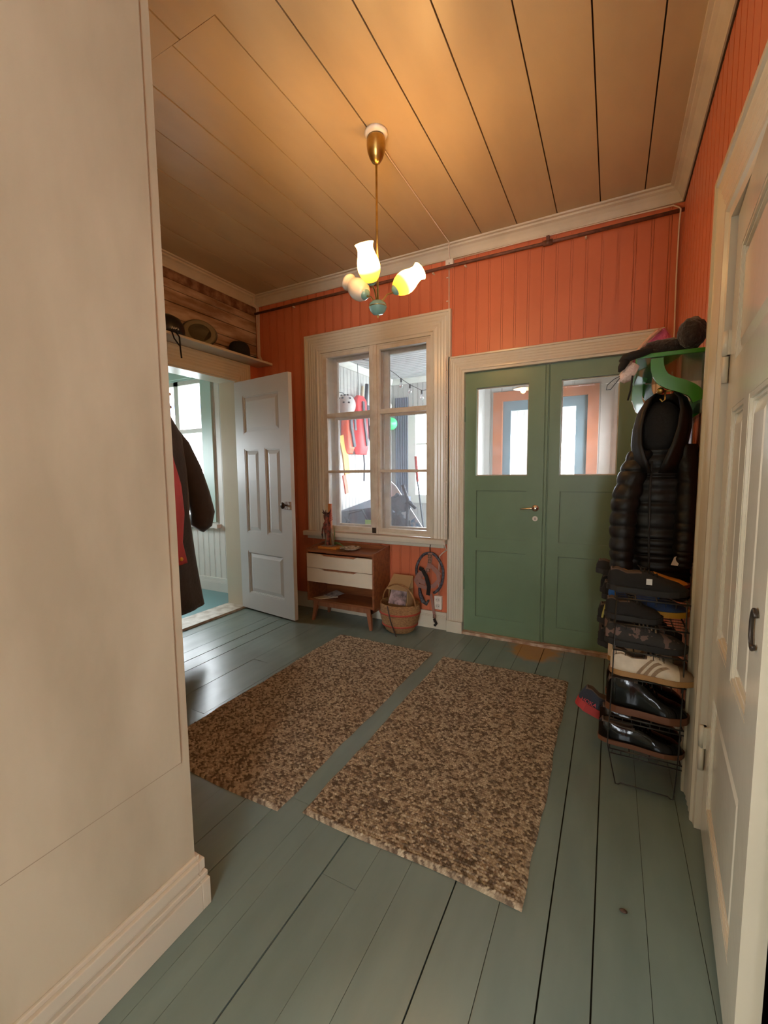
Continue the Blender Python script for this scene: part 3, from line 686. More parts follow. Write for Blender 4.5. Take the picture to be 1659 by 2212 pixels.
m = MB(); m.tube([(-L+.02, D-.03, 2.785), (-2.0, D-.03, 2.790), (-1.0, D-.03, 2.792), (-.43, D-.03, 2.790), (R-.002, D-.03, 2.793)], .011, 10)
m.tube([(-.46, D-.03, 2.79), (-.40, D-.03, 2.79)], .018, 10); m.box(-.44, -.42, D-.045, D-.02, 2.79, 2.83)
pp = m.build('gas_pipe', M['iron']); tag(pp, 'rust-brown pipe running along the coral wall below the cornice', 'pipe')
for x in (-2.6, -1.9, -1.25, -1.0, -.2):
    k = MB(); k.box(x-.006, x+.006, D-.03, D, 2.768, 2.776); k.build('clip', M['plastic'], pp)
# right corner cable
m = MB(); m.tube([(-1.09, D-.01, 2.84), (-.6, D-.012, 2.845), (0, D-.012, 2.842), (.27, D-.012, 2.838), (.298, D-.012, 2.82), (.304, D-.048, 2.79), (.303, D-.012, 2.72), (.302, D-.012, 2.4), (.306, D-.012, 2.10), (.306, D-.012, 1.6)], .0045)
tag(m.build('corner_cable', M['cable']), 'white cable under the cornice dropping into the right corner', 'cable')
for k, (dx, zz_) in enumerate(((.014, 2.93), (.028, 2.92), (.041, 2.91))):
    m = MB(); x = -L+.008+dx
    m.tube([(x+.02*(k-1), D-.085, 2.925), (x, D-.08, 2.86), (x, D-.012, 2.84), (x+.004*(k-1), D-.01, 2.78), (x, D-.012, 2.6), (x, D-.012, 2.40), (x+.03, D-.012, 2.34), (x+.09, D-.012, 2.33)], .0045)
    tag(m.build('left_corner_cable', M['cable']), 'pale cable running down the far left corner onto the shelf', 'cable', 'cables in the far left corner')

# ------------------------------------------------------------------ rugs
def rug(name, x0, x1, y0, y1, label, seed):
    px_, py_ = .0034, .0034
    nx, ny = int((x1-x0)/px_)+1, int((y1-y0)/py_)+1
    X, Y = np.meshgrid(np.linspace(x0, x1, nx), np.linspace(y0, y1, ny))
    g = np.random.default_rng(seed)
    P_ = .0115; row = np.floor((Y-y0)/P_).astype(int); fy = (Y-y0)/P_-row
    Lp = .0105; sl = np.where(row % 2 == 0, 1, -1)
    jit = g.uniform(0, 1, row.max()+2)[row]
    U = (X-x0)/Lp+sl*(fy-.5)*.9+jit*.35+.12*np.sin(Y*21); cell = np.floor(U).astype(int); fx = U-cell
    h = np.clip(np.sin(PI*fx), 0, 1)**.8*np.sqrt(np.clip(1-(2*fy-1)**2, 0, 1))
    hv = g.uniform(.6, 1, (row.max()+3, cell.max()-cell.min()+3))
    cv = g.uniform(0, 1, hv.shape); cc = cell-cell.min()
    Z = .004+.011*h*hv[row, cc]
    edge = np.minimum(np.minimum(X-x0, x1-X), np.minimum(Y-y0, y1-Y)); Z = Z*np.clip(edge/.012, .15, 1)
    wob = .004*np.sin(Y*9+seed)+.002*np.sin(Y*31); wx = .005*np.sin(X*8+seed)
    tt = (X-x0)/(x1-x0); ww = (Y-y0)/(y1-y0)
    X2 = X+wob; Y2 = Y+wx
    me = bpy.data.meshes.new(name); V = np.stack([X2, Y2, Z], -1).reshape(-1, 3).astype(np.float32)
    idx = np.arange(nx*ny).reshape(ny, nx); F = np.stack([idx[:-1, :-1], idx[:-1, 1:], idx[1:, 1:], idx[1:, :-1]], -1).reshape(-1, 4)
    me.vertices.add(len(V)); me.vertices.foreach_set('co', V.ravel())
    me.loops.add(F.size); me.loops.foreach_set('vertex_index', F.ravel().astype(np.int32))
    me.polygons.add(len(F)); me.polygons.foreach_set('loop_start', np.arange(0, F.size, 4, dtype=np.int32)); me.polygons.foreach_set('loop_total', np.full(len(F), 4, np.int32))
    me.polygons.foreach_set('use_smooth', np.ones(len(F), bool)); me.update(); me.validate()
    ca = me.color_attributes.new('yarn', 'FLOAT_COLOR', 'POINT')
    c = cv[row, cc]; A = np.array([.40, .335, .235]); B = np.array([.13, .10, .07]); Cc = np.array([.27, .215, .15])
    shade_n = g.uniform(.75, 1.2, X.shape); col = np.where((c < .30)[..., None], B, np.where((c < .62)[..., None], Cc, A))*((.55+.6*hv[row, cc])*shade_n)[..., None]
    ca.data.foreach_set('color', np.concatenate([col, np.ones(col.shape[:2]+(1,))], -1).reshape(-1).astype(np.float32))
    me.materials.append(M['rug']); o = bpy.data.objects.new(name, me); COL.objects.link(o)
    o.location = (0, 0, .001)
    return tag(o, label, 'rug')
mr_ = bpy.data.materials.new('braided_yarn'); mr_.use_nodes = True; n, l = nodes(mr_); at = n.new('ShaderNodeVertexColor'); at.layer_name = 'yarn'
l.new(at.outputs[0], n['Principled BSDF'].inputs['Base Color']); n['Principled BSDF'].inputs['Roughness'].default_value = .95; n['Principled BSDF'].inputs['Specular IOR Level'].default_value = .1; M['rug'] = mr_
rug('woven_rug', -1.852*1.0-.0, -1.075, 1.143, 2.742, 'brown and beige braided rug nearer the white wall and left doorway', 3)
rug('woven_rug', -.985, -.185, 1.185, 2.72, 'brown and beige braided rug lying before the green doors', 5)

# ------------------------------------------------------------------ sideboard
cb = empty('sideboard', (-2.30, 3.19, 0)); tag(cb, 'low teak sideboard with two cream drawers under the window', 'sideboard')
CW, CD = .665, .275      # local: x 0..CW, y -CD..0
def P(): return MB()
z0c, z1c = .175, .630
for x in (0, CW-.018):
    m = P(); m.prism([(0, z0c), (-CD, z0c-.0), (-CD, z1c), (0, z1c+.028)], lambda u, v, d: (x+d, u, v), 0, .018); m.build('side_panel', M['teak'], cb, bevel=.002)
m = P(); m.box(.018, CW-.018, -CD+.004, -.0, z1c-.028, z1c-.008); m.box(.0, CW, -.012, 0, z1c-.01, z1c+.024); m.build('top', M['teak'], cb)
m = P(); m.box(.018, CW-.018, -CD+.01, 0, z0c, z0c+.018); m.build('bottom_shelf', M['teak'], cb)
m = P(); m.box(.018, CW-.018, -.010, -.002, z0c, z1c); m.build('back_panel', M['teak'], cb)
m = P(); m.box(.018, CW-.018, -CD+.03, -.01, .345, .360); m.build('drawer_floor', M['teak'], cb)
for zb in (.472, .350):
    d_ = P(); zt = zb+.118
    poly = [(.012, zb), (CW-.012, zb), (CW-.012, zt), (CW-.155, zt), (CW-.185, zt-.014), (.185, zt-.014), (.150, zt), (.012, zt)]
    d_.prism(poly, lambda u, v, d: (u, -CD-.004+d, v), -.006, .012); dr_ = d_.build('drawer', M['drawer'], cb)
    k = P(); k.box(.15, CW-.155, -CD+.004, -CD+.03, zt-.02, zt-.001); k.build('drawer_pull_recess', M['teak2'], dr_)
m = P(); m.box(.04, CW-.04, -CD+.03, -CD+.05, z0c-.045, z0c); m.box(.04, CW-.04, -.05, -.03, z0c-.045, z0c)
for x in (.04, CW-.06): m.box(x, x+.02, -CD+.03, -.03, z0c-.045, z0c)
m.build('leg_frame', M['teak2'], cb)
for sx in (0, 1):
    for sy in (0, 1):
        tx = .075 if sx == 0 else CW-.075; bx = .045 if sx == 0 else CW-.045; ty = -CD+.04 if sy == 0 else -.04; by = -CD+.02 if sy == 0 else -.02
        m = P(); m.loft([[Vector((tx+dx*.022, ty+dy*.018, z0c)) for dx, dy in ((-1, -1), (1, -1), (1, 1), (-1, 1))], [Vector((bx+dx*.011, by+dy*.011, 0)) for dx, dy in ((-1, -1), (1, -1), (1, 1), (-1, 1))]]); m.build('leg', M['teak2'], cb, bevel=.002)
ZT = z1c-.008
# papers on the shelf
m = MB(); m.add([(-2.245, 2.93, .197), (-2.16, 2.925, .197), (-2.06, 3.03, .199), (-2.15, 3.06, .199), (-2.245, 2.93, .201), (-2.16, 2.925, .203), (-2.06, 3.03, .206), (-2.15, 3.06, .206)], [(0, 3, 2, 1), (4, 5, 6, 7), (0, 1, 5, 4), (1, 2, 6, 5), (2, 3, 7, 6), (3, 0, 4, 7)])
tag(m.build('folded_paper', M['paper2']), 'cream folded paper on the sideboard shelf, lying underneath', 'paper')
m = MB(); m.add([(-2.19, 3.0, .209), (-2.09, 2.975, .211), (-2.02, 3.07, .225), (-2.12, 3.10, .235), (-2.19, 3.0, .212), (-2.09, 2.975, .214), (-2.02, 3.07, .229), (-2.12, 3.10, .239)], [(0, 3, 2, 1), (4, 5, 6, 7), (0, 1, 5, 4), (1, 2, 6, 5), (2, 3, 7, 6), (3, 0, 4, 7)])
tag(m.build('leaflet', M['paper']), 'printed leaflet lying on top of the folded paper', 'leaflet')
# plate
r = empty('plate', (-1.925, 3.03, ZT)); tag(r, 'small oval patterned plate on the sideboard top', 'plate')
m = MB(); m.smooth = True; m.lathe([(0, .004), (.045, .004), (.062, .010), (.088, .022), (.090, .025), (.086, .025), (.060, .013), (.044, .008), (0, .008)], n=32); m.build('dish', mat('glazed_plate', (.55, .46, .34), .25, col2=(.06, .03, .02), vscale=26), r)
# figurine
r = empty('figurine', (-2.145, 3.045, ZT)); tag(r, 'red and black carved figure with tall orange post on a base', 'figurine')
m = MB(); m.box(-.085, .105, -.06, .05, 0, .020); m.build('base', M['gold'], r, bevel=.004)
m = MB(); m.box(-.06, .05, -.045, .035, .020, .028); m.build('stone_plinth', mat('grey_plinth', (.20, .15, .12), .6), r, bevel=.004)
m = MB(); m.box(-.012, .018, .0, .022, .028, .385); m.build('post', mat('orange_post', (.50, .15, .03), .4), r, bevel=.002)
m = MB()
body = [(0, .03, .020, .018), (-.004, .07, .018, .018), (-.008, .12, .024, .022), (-.010, .17, .030, .024), (-.012, .215, .032, .024), (-.010, .24, .016, .016), (-.012, .262, .024, .022), (-.012, .288, .026, .024), (-.008, .312, .015, .014)]
m.smooth = True; m.loft([[Vector((cx-.005+rx*math.cos(a)*(1+.12*math.sin(5*a)), -.016+ry*math.sin(a), z)) for a in np.linspace(0, 2*PI, 14, endpoint=False)] for cx, z, rx, ry in body]); bd = m.build('body', M['clay'], r)
m = MB(); m.tube([(-.03, -.02, .21), (-.050, -.028, .17), (-.055, -.03, .12), (-.05, -.032, .085)], [.009, .008, .007, .004]); m.tube([(.012, -.02, .21), (.028, -.03, .17), (.03, -.035, .14)], [.009, .008, .006]); m.build('arm', M['clay'], bd)
m = MB()
for k in range(9):
    a = k/9*2*PI; m.tube([(-.014+.02*math.cos(a), -.018+.018*math.sin(a), .30), (-.014+.045*math.cos(a), -.018+.02*math.sin(a), .325+.012*math.sin(3*a))], [.006, .002], 6)
m.build('feather_crest', mat('dark_feather', (.05, .012, .01), .7), bd)
m = MB()
for k in range(7):
    a = 2.2+k*.45; m.tube([(.02, -.01, .18+.02*k*.5), (.032+.012*math.cos(a), -.02, .24+.016*k), (.045+.012*math.sin(a), -.02, .26+.015*k)], [.004, .004, .002], 6)
m.build('red_beads', mat('red_bead', (.42, .06, .03), .5), r)
m = MB(); m.tube([(.045, -.012, .03), (.036, -.016, .11), (.02, -.02, .20)], [.012, .013, .006]); m.tube([(-.025, -.03, .03), (-.012, -.034, .09), (-.004, -.03, .15)], [.006, .008, .006]); m.build('dried_stalk', M['dryleaf'], r)
m = MB()
for (p0, p1, p2, w_) in [((.03, 0, .03), (.075, -.01, .055), (.14, -.02, .035), .016), ((.03, .01, .03), (.09, .01, .045), (.16, 0, .014), .018), ((.045, 0, .05), (.052, 0, .13), (.060, -.005, .19), .008)]:
    m.tube([p0, ((p0[0]+p1[0])/2, (p0[1]+p1[1])/2, (p0[2]+p1[2])/2+.004), p1, p2], [.003, w_*.4, w_*.5, .001], 8)
m.build('leaf', M['leaf'], r)

# ------------------------------------------------------------------ basket with cardboard box
bk = empty('basket', (-1.468, 3.035, 0)); tag(bk, 'round straw basket with red bands beside the sideboard', 'basket')
prof = [(.0, .004), (.095, .004), (.115, .02), (.140, .07), (.156, .12), (.163, .17), (.164, .21), (.160, .24), (.150, .24), (.152, .20), (.150, .15), (.135, .08), (.10, .03), (0, .025)]
def wv(mb, prof, n=72):
    rings = []
    for k, (r_, z) in enumerate(prof): rings.append([Vector((r_*math.cos(2*PI*i/n)*(1+.012*((i+k) % 2)), r_*.92*math.sin(2*PI*i/n)*(1+.012*((i+k) % 2)), z)) for i in range(n)])
    mb.smooth = True; mb.loft(rings)
dense = []
for (a, b) in zip(prof[:-1], prof[1:]):
    for t in np.linspace(0, 1, 5)[:-1]: dense.append((a[0]+(b[0]-a[0])*t, a[1]+(b[1]-a[1])*t))
dense.append(prof[-1])
m = MB(); wv(m, dense); m.build('basket_body', M['wicker'], bk)
for (z, r_) in ((.168, .1655), (.070, .143)):
    m = MB(); m.smooth = True; m.lathe([(r_-.004, z-.007), (r_+.004, z-.006), (r_+.004, z+.006), (r_-.004, z+.007)], n=48, mtx=Matrix.Scale(.92, 4, (0, 1, 0))); m.build('red_band', M['red_band'], bk)
m = MB(); pts = [(-.158*math.cos(a), .03*math.cos(a)-.02, .23+.155*math.sin(a)) for a in np.linspace(0, PI, 20)]; m.tube(pts, .007, 8); m.build('handle', M['wicker'], bk)
m = MB(); pts = [Vector((-.035+.07*t, -.150-.012*math.sin(PI*t)+.02*max(0, t-.5), .24-.235*t)) for t in np.linspace(0, 1, 12)]; m.tube(pts, .005, 8); m.build('strap', M['leather_strap'], bk)
r = empty('cardboard_box', (-1.475, 3.07, .10), -.03); tag(r, 'open cardboard box standing upright in the straw basket', 'box')
m = MB(); m.box(-.085, .085, .05, .056, 0, .335); m.box(-.085, -.079, -.05, .05, 0, .24); m.box(.079, .085, -.05, .05, 0, .24); m.box(-.085, .085, -.056, -.05, 0, .14); m.build('carton', M['card'], r)
m = MB(); m.add([(-.09, .046, .335), (.085, .046, .335), (.088, -.055, .235), (-.098, -.055, .235), (-.09, .05, .340), (.085, .05, .340), (.090, -.055, .240), (-.10, -.055, .240)], [(0, 3, 2, 1), (4, 5, 6, 7), (0, 1, 5, 4), (1, 2, 6, 5), (2, 3, 7, 6), (3, 0, 4, 7)]); m.build('flap', M['card'], r)
m = MB(); m.add([(-.075, -.050, .13), (.076, -.050, .125), (.070, .0, .235), (-.07, .0, .23), (-.075, -.045, .13), (.076, -.045, .125), (.07, .006, .235), (-.07, .006, .23)], [(0, 3, 2, 1), (4, 5, 6, 7), (0, 1, 5, 4), (1, 2, 6, 5), (2, 3, 7, 6), (3, 0, 4, 7)])
tag(m.build('magazine', mat('magazine_cover', (.42, .30, .30), .35, col2=(.09, .07, .07), vscale=22), mtx=Matrix.Translation((-1.475, 3.07-.03, .10))), 'purple-grey magazine stuck in the cardboard box', 'magazine')

# ------------------------------------------------------------------ hanging harness
hs = empty('strap_bundle', (-1.27, D-.02, .40)); tag(hs, 'black coiled lead and pink-brown harness straps hanging on the coral wall', 'harness')
m = MB(); cx, cz, rx, rz = .0, .06, .115, .165
m.tube([(cx+rx*math.cos(a), -.025+.004*math.sin(6*a), cz+rz*math.sin(a)) for a in np.linspace(-.40*PI, 1.28*PI, 60)], .011, 8)
m.tube([(-.09, -.02, -.07), (-.085, -.02, -.12), (-.06, -.02, -.18), (-.03, -.02, -.20), (-.01, -.02, -.165)], [.012, .016, .018, .014, .008]); m.build('rope_lead', mat('blue_black_rope', (.018, .018, .024), .6, col2=(.10, .10, .12), vscale=60), hs)
m = MB(); m.tube([(.0, -.005, .30), (.0, -.02, .26), (.006, -.03, .235)], .0035); m.build('hook', M['darkmetal'], hs)
def ribbon(mb, pts, w_, th=.003, nrm=(0, -1, 0)):
    pts = [Vector(p) for p in pts]; nrm = Vector(nrm); rings = []
    for i, p in enumerate(pts):
        t = (pts[min(i+1, len(pts)-1)]-pts[max(i-1, 0)]).normalized(); s_ = t.cross(nrm).normalized()*w_/2; n_ = s_.cross(t).normalized()*th/2
        rings.append([p-s_-n_, p+s_-n_, p+s_+n_, p-s_+n_])
    mb.loft(rings)
pk = mat('dusty_pink_webbing', (.28, .14, .11), .8)
m = MB()
ribbon(m, [(.01, -.04, .23), (.015, -.045, .18), (.005, -.05, .12), (-.02, -.055, .08), (-.06, -.055, .04), (-.085, -.05, .0)], .034)
ribbon(m, [(-.11+.02, -.05, .04), (-.11, -.055, -.0), (-.08, -.06, -.04), (-.02, -.065, -.05), (.05, -.06, -.03), (.09, -.055, .02), (.08, -.05, .07), (.04, -.05, .11)], .032)
ribbon(m, [(.02, -.05, .13), (.06, -.05, .10), (.10, -.048, .06)], .032)
ribbon(m, [(.02, -.05, -.10), (.035, -.05, -.17), (.05, -.05, -.27), (.055, -.05, -.33)], .022)
ribbon(m, [(-.03, -.06, .07), (-.075, -.062, .05), (-.07, -.06, .0), (-.02, -.06, -.01)], .045)
m.build('webbing', pk, hs)
for q_, w_ in (([(-.04, -.068, .09), (-.01, -.07, .04), (.01, -.066, -.04), (.0, -.06, -.11)], .03), ([(-.08, -.05, .10), (-.04, -.06, .09)], .03)):
    m = MB(); ribbon(m, q_, w_, .007); m.build('padding', M['black_cloth'], hs)
m = MB(); m.tube([(.05, -.055, -.30), (.07, -.055, -.335), (.055, -.055, -.355)], .011); m.build('clasp', M['black_cloth'], hs)
for (x, z) in ((.012, .205), (.012, .165), (.0, .09), (.055, -.28)):
    m = MB(); ring(m, lambda u, v, d: (u, -.052-d, v), x-.010, x+.010, z-.010, z+.010, .004, 0, 0, .005)
    m.build('buckle', M['steel'], hs)

# ------------------------------------------------------------------ hats on the left shelf
SH = 2.312
def hat(name, loc, crown, brim, m1, label, tilt=(0, 0, 0), band=None, cat='hat'):
    r = empty(name, loc); r.rotation_euler = tilt; tag(r, label, cat)
    m = MB(); m.smooth = True; rings = []
    for (q, z) in [(1, 0), (1.0, .3), (.97, .6), (.88, .82), (.68, .95), (.35, 1.0), (.05, .98)]:
        rings.append([Vector((crown[0]*q*math.cos(a)*(1-.08*(z > .7)*abs(math.sin(a))), crown[1]*q*math.sin(a), crown[2]*z)) for a in np.linspace(0, 2*PI, 28, endpoint=False)])
    m.loft(rings); m.build('crown', m1, r)
    if brim:
        m = MB(); m.smooth = True; rings = []
        for (q, z) in [(1.0, .002), (1.0+brim*.5, .0), (1+brim, .014), (1+brim*1.0, .018), (1+brim*.5, .006), (.99, .008)]:
            rings.append([Vector((crown[0]*q*math.cos(a), crown[1]*q*math.sin(a), z+.008*math.cos(2*a)*(q > 1.2))) for a in np.linspace(0, 2*PI, 32, endpoint=False)])
        m.loft(rings); m.build('brim', m1, r)
    if band:
        m = MB(); m.smooth = True; m.loft([[Vector((crown[0]*q*math.cos(a), crown[1]*q*math.sin(a), z)) for a in np.linspace(0, 2*PI, 28, endpoint=False)] for q, z in ((1.01, .004), (1.015, .03), (1.0, .032))]); m.build('band', band, r)
    return r
# helmet-like dark cap with letters, mostly behind the wall
r = empty('black_helmet', (-2.99, 2.20, SH)); tag(r, 'black helmet with white lettering on the shelf next to the white wall', 'helmet')
m = MB(); m.smooth = True; m.lathe([(.115, 0), (.125, .03), (.120, .075), (.095, .12), (.05, .145), (.003, .15)], n=28); m.build('shell', mat('black_shell', (.012, .010, .009), .3), r)
m = MB()
for k, q in enumerate([((0, 0), (.2, 1), (.4, .2)), ((.5, 0), (.7, .9), (.9, .1)), ((1.0, .1), (1.2, .9), (1.3, .3), (1.5, .8)), ((1.7, 0), (1.8, .7), (2.0, .1))]):
    m.tube([(.125*math.cos(.1-.5+.22*x)+.002, .125*math.sin(.1-.5+.22*x), .018+.02*y) for x, y in q], .0022, 5)
m.build('lettering', M['vwhite'], r)
m = MB(); m.tube([(.11, -.01, .01), (.135, 0, -.03), (.14, .0, -.12), (.135, .01, -.18)], .006); m.tube([(.12, -.05, .0), (.13, -.04, -.05), (.14, .0, -.10)], .005); m.build('chin_strap', M['black_cloth'], r)
# brown felt hat lying on edge, underside facing the room
r = hat('felt_hat', (-2.995, 2.50, SH+.105), (.080, .098, .10), .42, M['felt'], 'brown felt hat tipped up showing its lining', (0, math.radians(-100), math.radians(-30)))
m = MB(); m.smooth = True; m.loft([[Vector((.080*q*math.cos(a), .098*q*math.sin(a), z)) for a in np.linspace(0, 2*PI, 28, endpoint=False)] for q, z in ((1.34, -.001), (1.20, -.008), (1.0, -.004), (.9, -.001))]); m.build('lining', M['felt_band'], r)
hat('peaked_cap', (-2.975, 2.90, SH), (.088, .100, .125), 0, M['black_cloth'], 'black cap with pale back edge at the right end of the shelf', (0, 0, .2), cat='cap')
cp = bpy.data.objects['peaked_cap']
m = MB(); m.smooth = True; m.loft([[Vector(((.09+.055*t)*math.cos(a), (.095+.055*t)*math.sin(a), .012-.012*t+dz)) for a in np.linspace(.15*PI, .6*PI, 12)]+[Vector(((.088)*math.cos(a), .094*math.sin(a), .012+dz)) for a in np.linspace(.6*PI, .15*PI, 12)] for t, dz in ((1, 0), (1, .004))]); m.build('peak', M['black_cloth'], cp)
m = MB(); m.tube([(-.02-.06*math.cos(a), .055+.04*math.cos(a), .03+.085*math.sin(a)) for a in np.linspace(.1, PI*.85, 12)], .008); m.build('pale_trim', M['fur'], cp)

# ------------------------------------------------------------------ left coats
def coat_body(mb, rows, n=28, rib=0, seed=0, lob=5, amp=.06):
    rings = []
    for k, (cx, cy, z, rx, ry) in enumerate(rows):
        ringp = []
        for i in range(n):
            a = 2*PI*i/n; f = 1+amp*math.sin(lob*a+seed+z*2)+amp*.5*math.sin((lob*2+1)*a+seed*2+z*5)
            ringp.append(Vector((cx+rx*f*math.cos(a), cy+ry*f*math.sin(a), z)))
        rings.append(ringp)
    mb.smooth = True; mb.loft(rings)
def interp(rows, n, ribs=0, rd=.0):
    rows = np.array(rows, float); t = np.linspace(0, len(rows)-1, n); out = []
    for q in t:
        i = min(int(q), len(rows)-2); f = q-i; f2 = f*f*(3-2*f)*.5+f*.5; r_ = rows[i]*(1-f2)+rows[i+1]*f2
        if ribs:
            s_ = abs(math.sin(PI*ribs*q/(len(rows)-1))); r_ = r_.copy(); r_[3:] *= (1-rd)+rd*math.sqrt(s_)*1.3
        out.append(tuple(r_))
    return out
r = empty('brown_coat', (-3.0, 1.95, 1.75)); tag(r, 'long dark brown coat hanging at the left doorway', 'coat')
iv = Matrix.Translation(-Vector(r.location))
m = MB(); coat_body(m, interp([(-2.86, 1.93, 1.76, .05, .05), (-2.85, 1.94, 1.70, .09, .12), (-2.84, 1.95, 1.55, .12, .19), (-2.83, 1.95, 1.30, .13, .21), (-2.82, 1.95, .95, .13, .20), (-2.82, 1.96, .60, .135, .235), (-2.81, 1.97, .275, .14, .265)], 40), amp=.05, seed=1); m.build('body', M['brown_coat'], r, mtx=iv)
m = MB()
pts = [(-2.84, 2.06, 1.60), (-2.82, 2.13, 1.48), (-2.79, 2.19, 1.30), (-2.77, 2.23, 1.12), (-2.77, 2.26, .98), (-2.78, 2.25, .90), (-2.79, 2.22, .86)]
m.tube(pts, [.05, .070, .078, .083, .088, .082, .055], 18); m.build('sleeve', M['brown_coat'], r, mtx=iv)
r = empty('red_garment', (-2.70, 1.9, 1.5)); tag(r, 'red garment edge between the white wall and the brown coat', 'coat'); iv = Matrix.Translation(-Vector(r.location))
m = MB(); coat_body(m, interp([(-2.66, 1.90, 1.50, .03, .03), (-2.66, 1.88, 1.38, .05, .06), (-2.65, 1.87, 1.2, .06, .115), (-2.64, 1.87, 1.0, .06, .12), (-2.64, 1.86, .80, .06, .105), (-2.62, 1.86, .66, .06, .12)], 30), amp=.05); m.build('body', M['red_cloth'], r, mtx=iv)
m = MB(); m.ball((-2.56, 1.90, .70), (.012, .012, .014)); m.build('yellow_toggle', M['vyellow'], r, mtx=iv)
r = empty('coat_peg_rack', (-L, 1.7, 1.80)); tag(r, 'wooden coat peg rack end beside the left doorway', 'coat rack')
m = MB(); m.box(0, .018, -.4, .42, -.05, .07); m.build('back_board', M['wood'], r)
m = MB(); m.box(0, .20, .405, .425, .048, .068); m.box(0, .14, .405, .425, -.045, .048); m.box(.13, .20, .405, .425, -.045, -.025); m.build('bracket', M['wood'], r, bevel=.006)
r = empty('boot_stand', (-2.80, 1.97, 0)); tag(r, 'reddish wooden boot stand just visible by the white wall', 'boot stand')
m = MB(); m.box(-.25, .0, -.25, .075, .12, .145); m.build('shelf_board', M['teak2'], r, bevel=.003)
for x in (-.23, -.02): 
    m = MB(); m.tube([(x, .06, 0), (x, .06, .04), (x, .06, .12), (x, .06, .17), (x, .06, .25)], [.012, .02, .012, .018, .01]); m.build('leg', M['teak2'], r)

# ------------------------------------------------------------------ green hat rack and what lies on it
GZ = 1.735
gr = empty('green_hat_rack', (R, 2.45, GZ)); tag(gr, 'glossy green hat rack with curved brackets on the right wall', 'hat rack'); iv = Matrix.Translation(-Vector(gr.location))
m = MB(); m.box(.075, R, 2.13, 2.80, GZ, GZ+.018); m.build('top_board', M['gpaint'], gr, mtx=iv, bevel=.003)
m = MB(); m.box(.072, .078, 2.128, 2.80, GZ-.055, GZ+.010); m.build('front_lip', M['gpaint'], gr, mtx=iv)
m = MB(); m.box(R-.02, R, 2.16, 2.80, GZ-.235, GZ); m.build('back_board', M['gsheet'], gr, mtx=iv)
def bracket(y):
    cpts = [(.150, -.002), (.153, -.045), (.172, -.085), (.205, -.108), (.245, -.125), (.283, -.150), (.300, -.185)]
    c_ = [Vector((x, z, 0)) for x, z in cpts]; dn = []
    for i in range(len(c_)-1):
        for t in np.linspace(0, 1, 5)[:-1]:
            p0, p1, p2, p3 = c_[max(i-1, 0)], c_[i], c_[i+1], c_[min(i+2, len(c_)-1)]
            dn.append(.5*((2*p1)+(-p0+p2)*t+(2*p0-5*p1+4*p2-p3)*t*t+(-p0+3*p1-3*p2+p3)*t**3))
    dn.append(c_[-1]); Lf, Rg = [], []
    for i, p in enumerate(dn):
        t = (dn[min(i+1, len(dn)-1)]-dn[max(i-1, 0)]).normalized(); nn = Vector((-t.y, t.x, 0)); w_ = .022+.004*math.sin(i/len(dn)*PI)
        Lf.append(p+nn*w_); Rg.append(p-nn*w_)
    mb = MB()
    rings = [[Vector((a.x, y, GZ+a.y)), Vector((b.x, y, GZ+b.y)), Vector((b.x, y+.016, GZ+b.y)), Vector((a.x, y+.016, GZ+a.y))] for a, b in zip(Lf, Rg)]
    mb.loft(rings); return mb
for y in (2.145, 2.76): bracket(y).build('bracket', M['gpaint'], gr, mtx=iv)
# far loop of the rack (hanging curve)
m = MB(); m.smooth = True
ctr = [(.115, 2.45, GZ-.02), (.096, 2.45, GZ-.07), (.094, 2.45, GZ-.12), (.110, 2.45, GZ-.17), (.150, 2.45, GZ-.205), (.21, 2.45, GZ-.225), (R-.01, 2.45, GZ-.23)]
ribbon(m, ctr, .040, .016, (1, 0, .01)) if False else None
rings = []
cv_ = [Vector(p) for p in ctr]
for i, p in enumerate(cv_):
    t = (cv_[min(i+1, len(cv_)-1)]-cv_[max(i-1, 0)]).normalized(); nn = Vector((-t.z, 0, t.x))*.022
    rings.append([p+nn+Vector((0, -.008, 0)), p-nn+Vector((0, -.008, 0)), p-nn+Vector((0, .008, 0)), p+nn+Vector((0, .008, 0))])
m.smooth = False; m.loft(rings); m.build('bracket', M['gpaint'], gr, mtx=iv)
m = MB(); m.tube([(.235, 2.17, GZ-.135), (.175, 2.17, GZ-.135)], .004); m.ball((.168, 2.165, GZ-.133), (.014, .014, .014)); m.tube([(.185, 2.165, GZ-.135), (.186, 2.165, GZ-.17), (.176, 2.165, GZ-.178), (.168, 2.165, GZ-.165)], .0035); m.build('coat_hook', M['brass'], gr, mtx=iv)
# hats on the rack
r = empty('pink_knit_hat', (.155, 2.40, GZ+.018)); tag(r, 'pink knitted hat with pale edge standing on the green rack', 'hat')
m = MB(); m.smooth = True
rows = [(0, 0, 0, .105, .05), (.0, 0, .03, .10, .055), (.01, 0, .07, .075, .05), (.022, 0, .115, .045, .035), (.03, 0, .150, .016, .016), (.032, 0, .165, .004, .004)]
coat_body(m, interp(rows, 22), amp=.02); m.build('knit', M['pink'], r)
m = MB(); m.tube([(-.105, -.03, .004), (-.088, -.035, .04), (-.055, -.035, .085), (-.015, -.03, .13), (.02, -.02, .158)], .009); m.build('pale_edge', M['pinktrim'], r)
def lumpy(mb, c, r_, seed, amp=.12, n=28, mm=18):
    rr = random.Random(seed); ph = [rr.uniform(0, 6) for _ in range(6)]
    mb.ball(c, r_, n, mm, lambda d: 1+amp*(math.sin(5*d.x+ph[0])*math.sin(6*d.y+ph[1])+.5*math.sin(11*d.z+ph[2])*math.sin(9*d.x+ph[3])+.35*math.sin(17*d.y+ph[4])))
m = MB(); lumpy(m, (.19, 2.19, GZ+.048), (.095, .035, .033), 4); lumpy(m, (.13, 2.20, GZ+.03), (.09, .04, .018), 8)
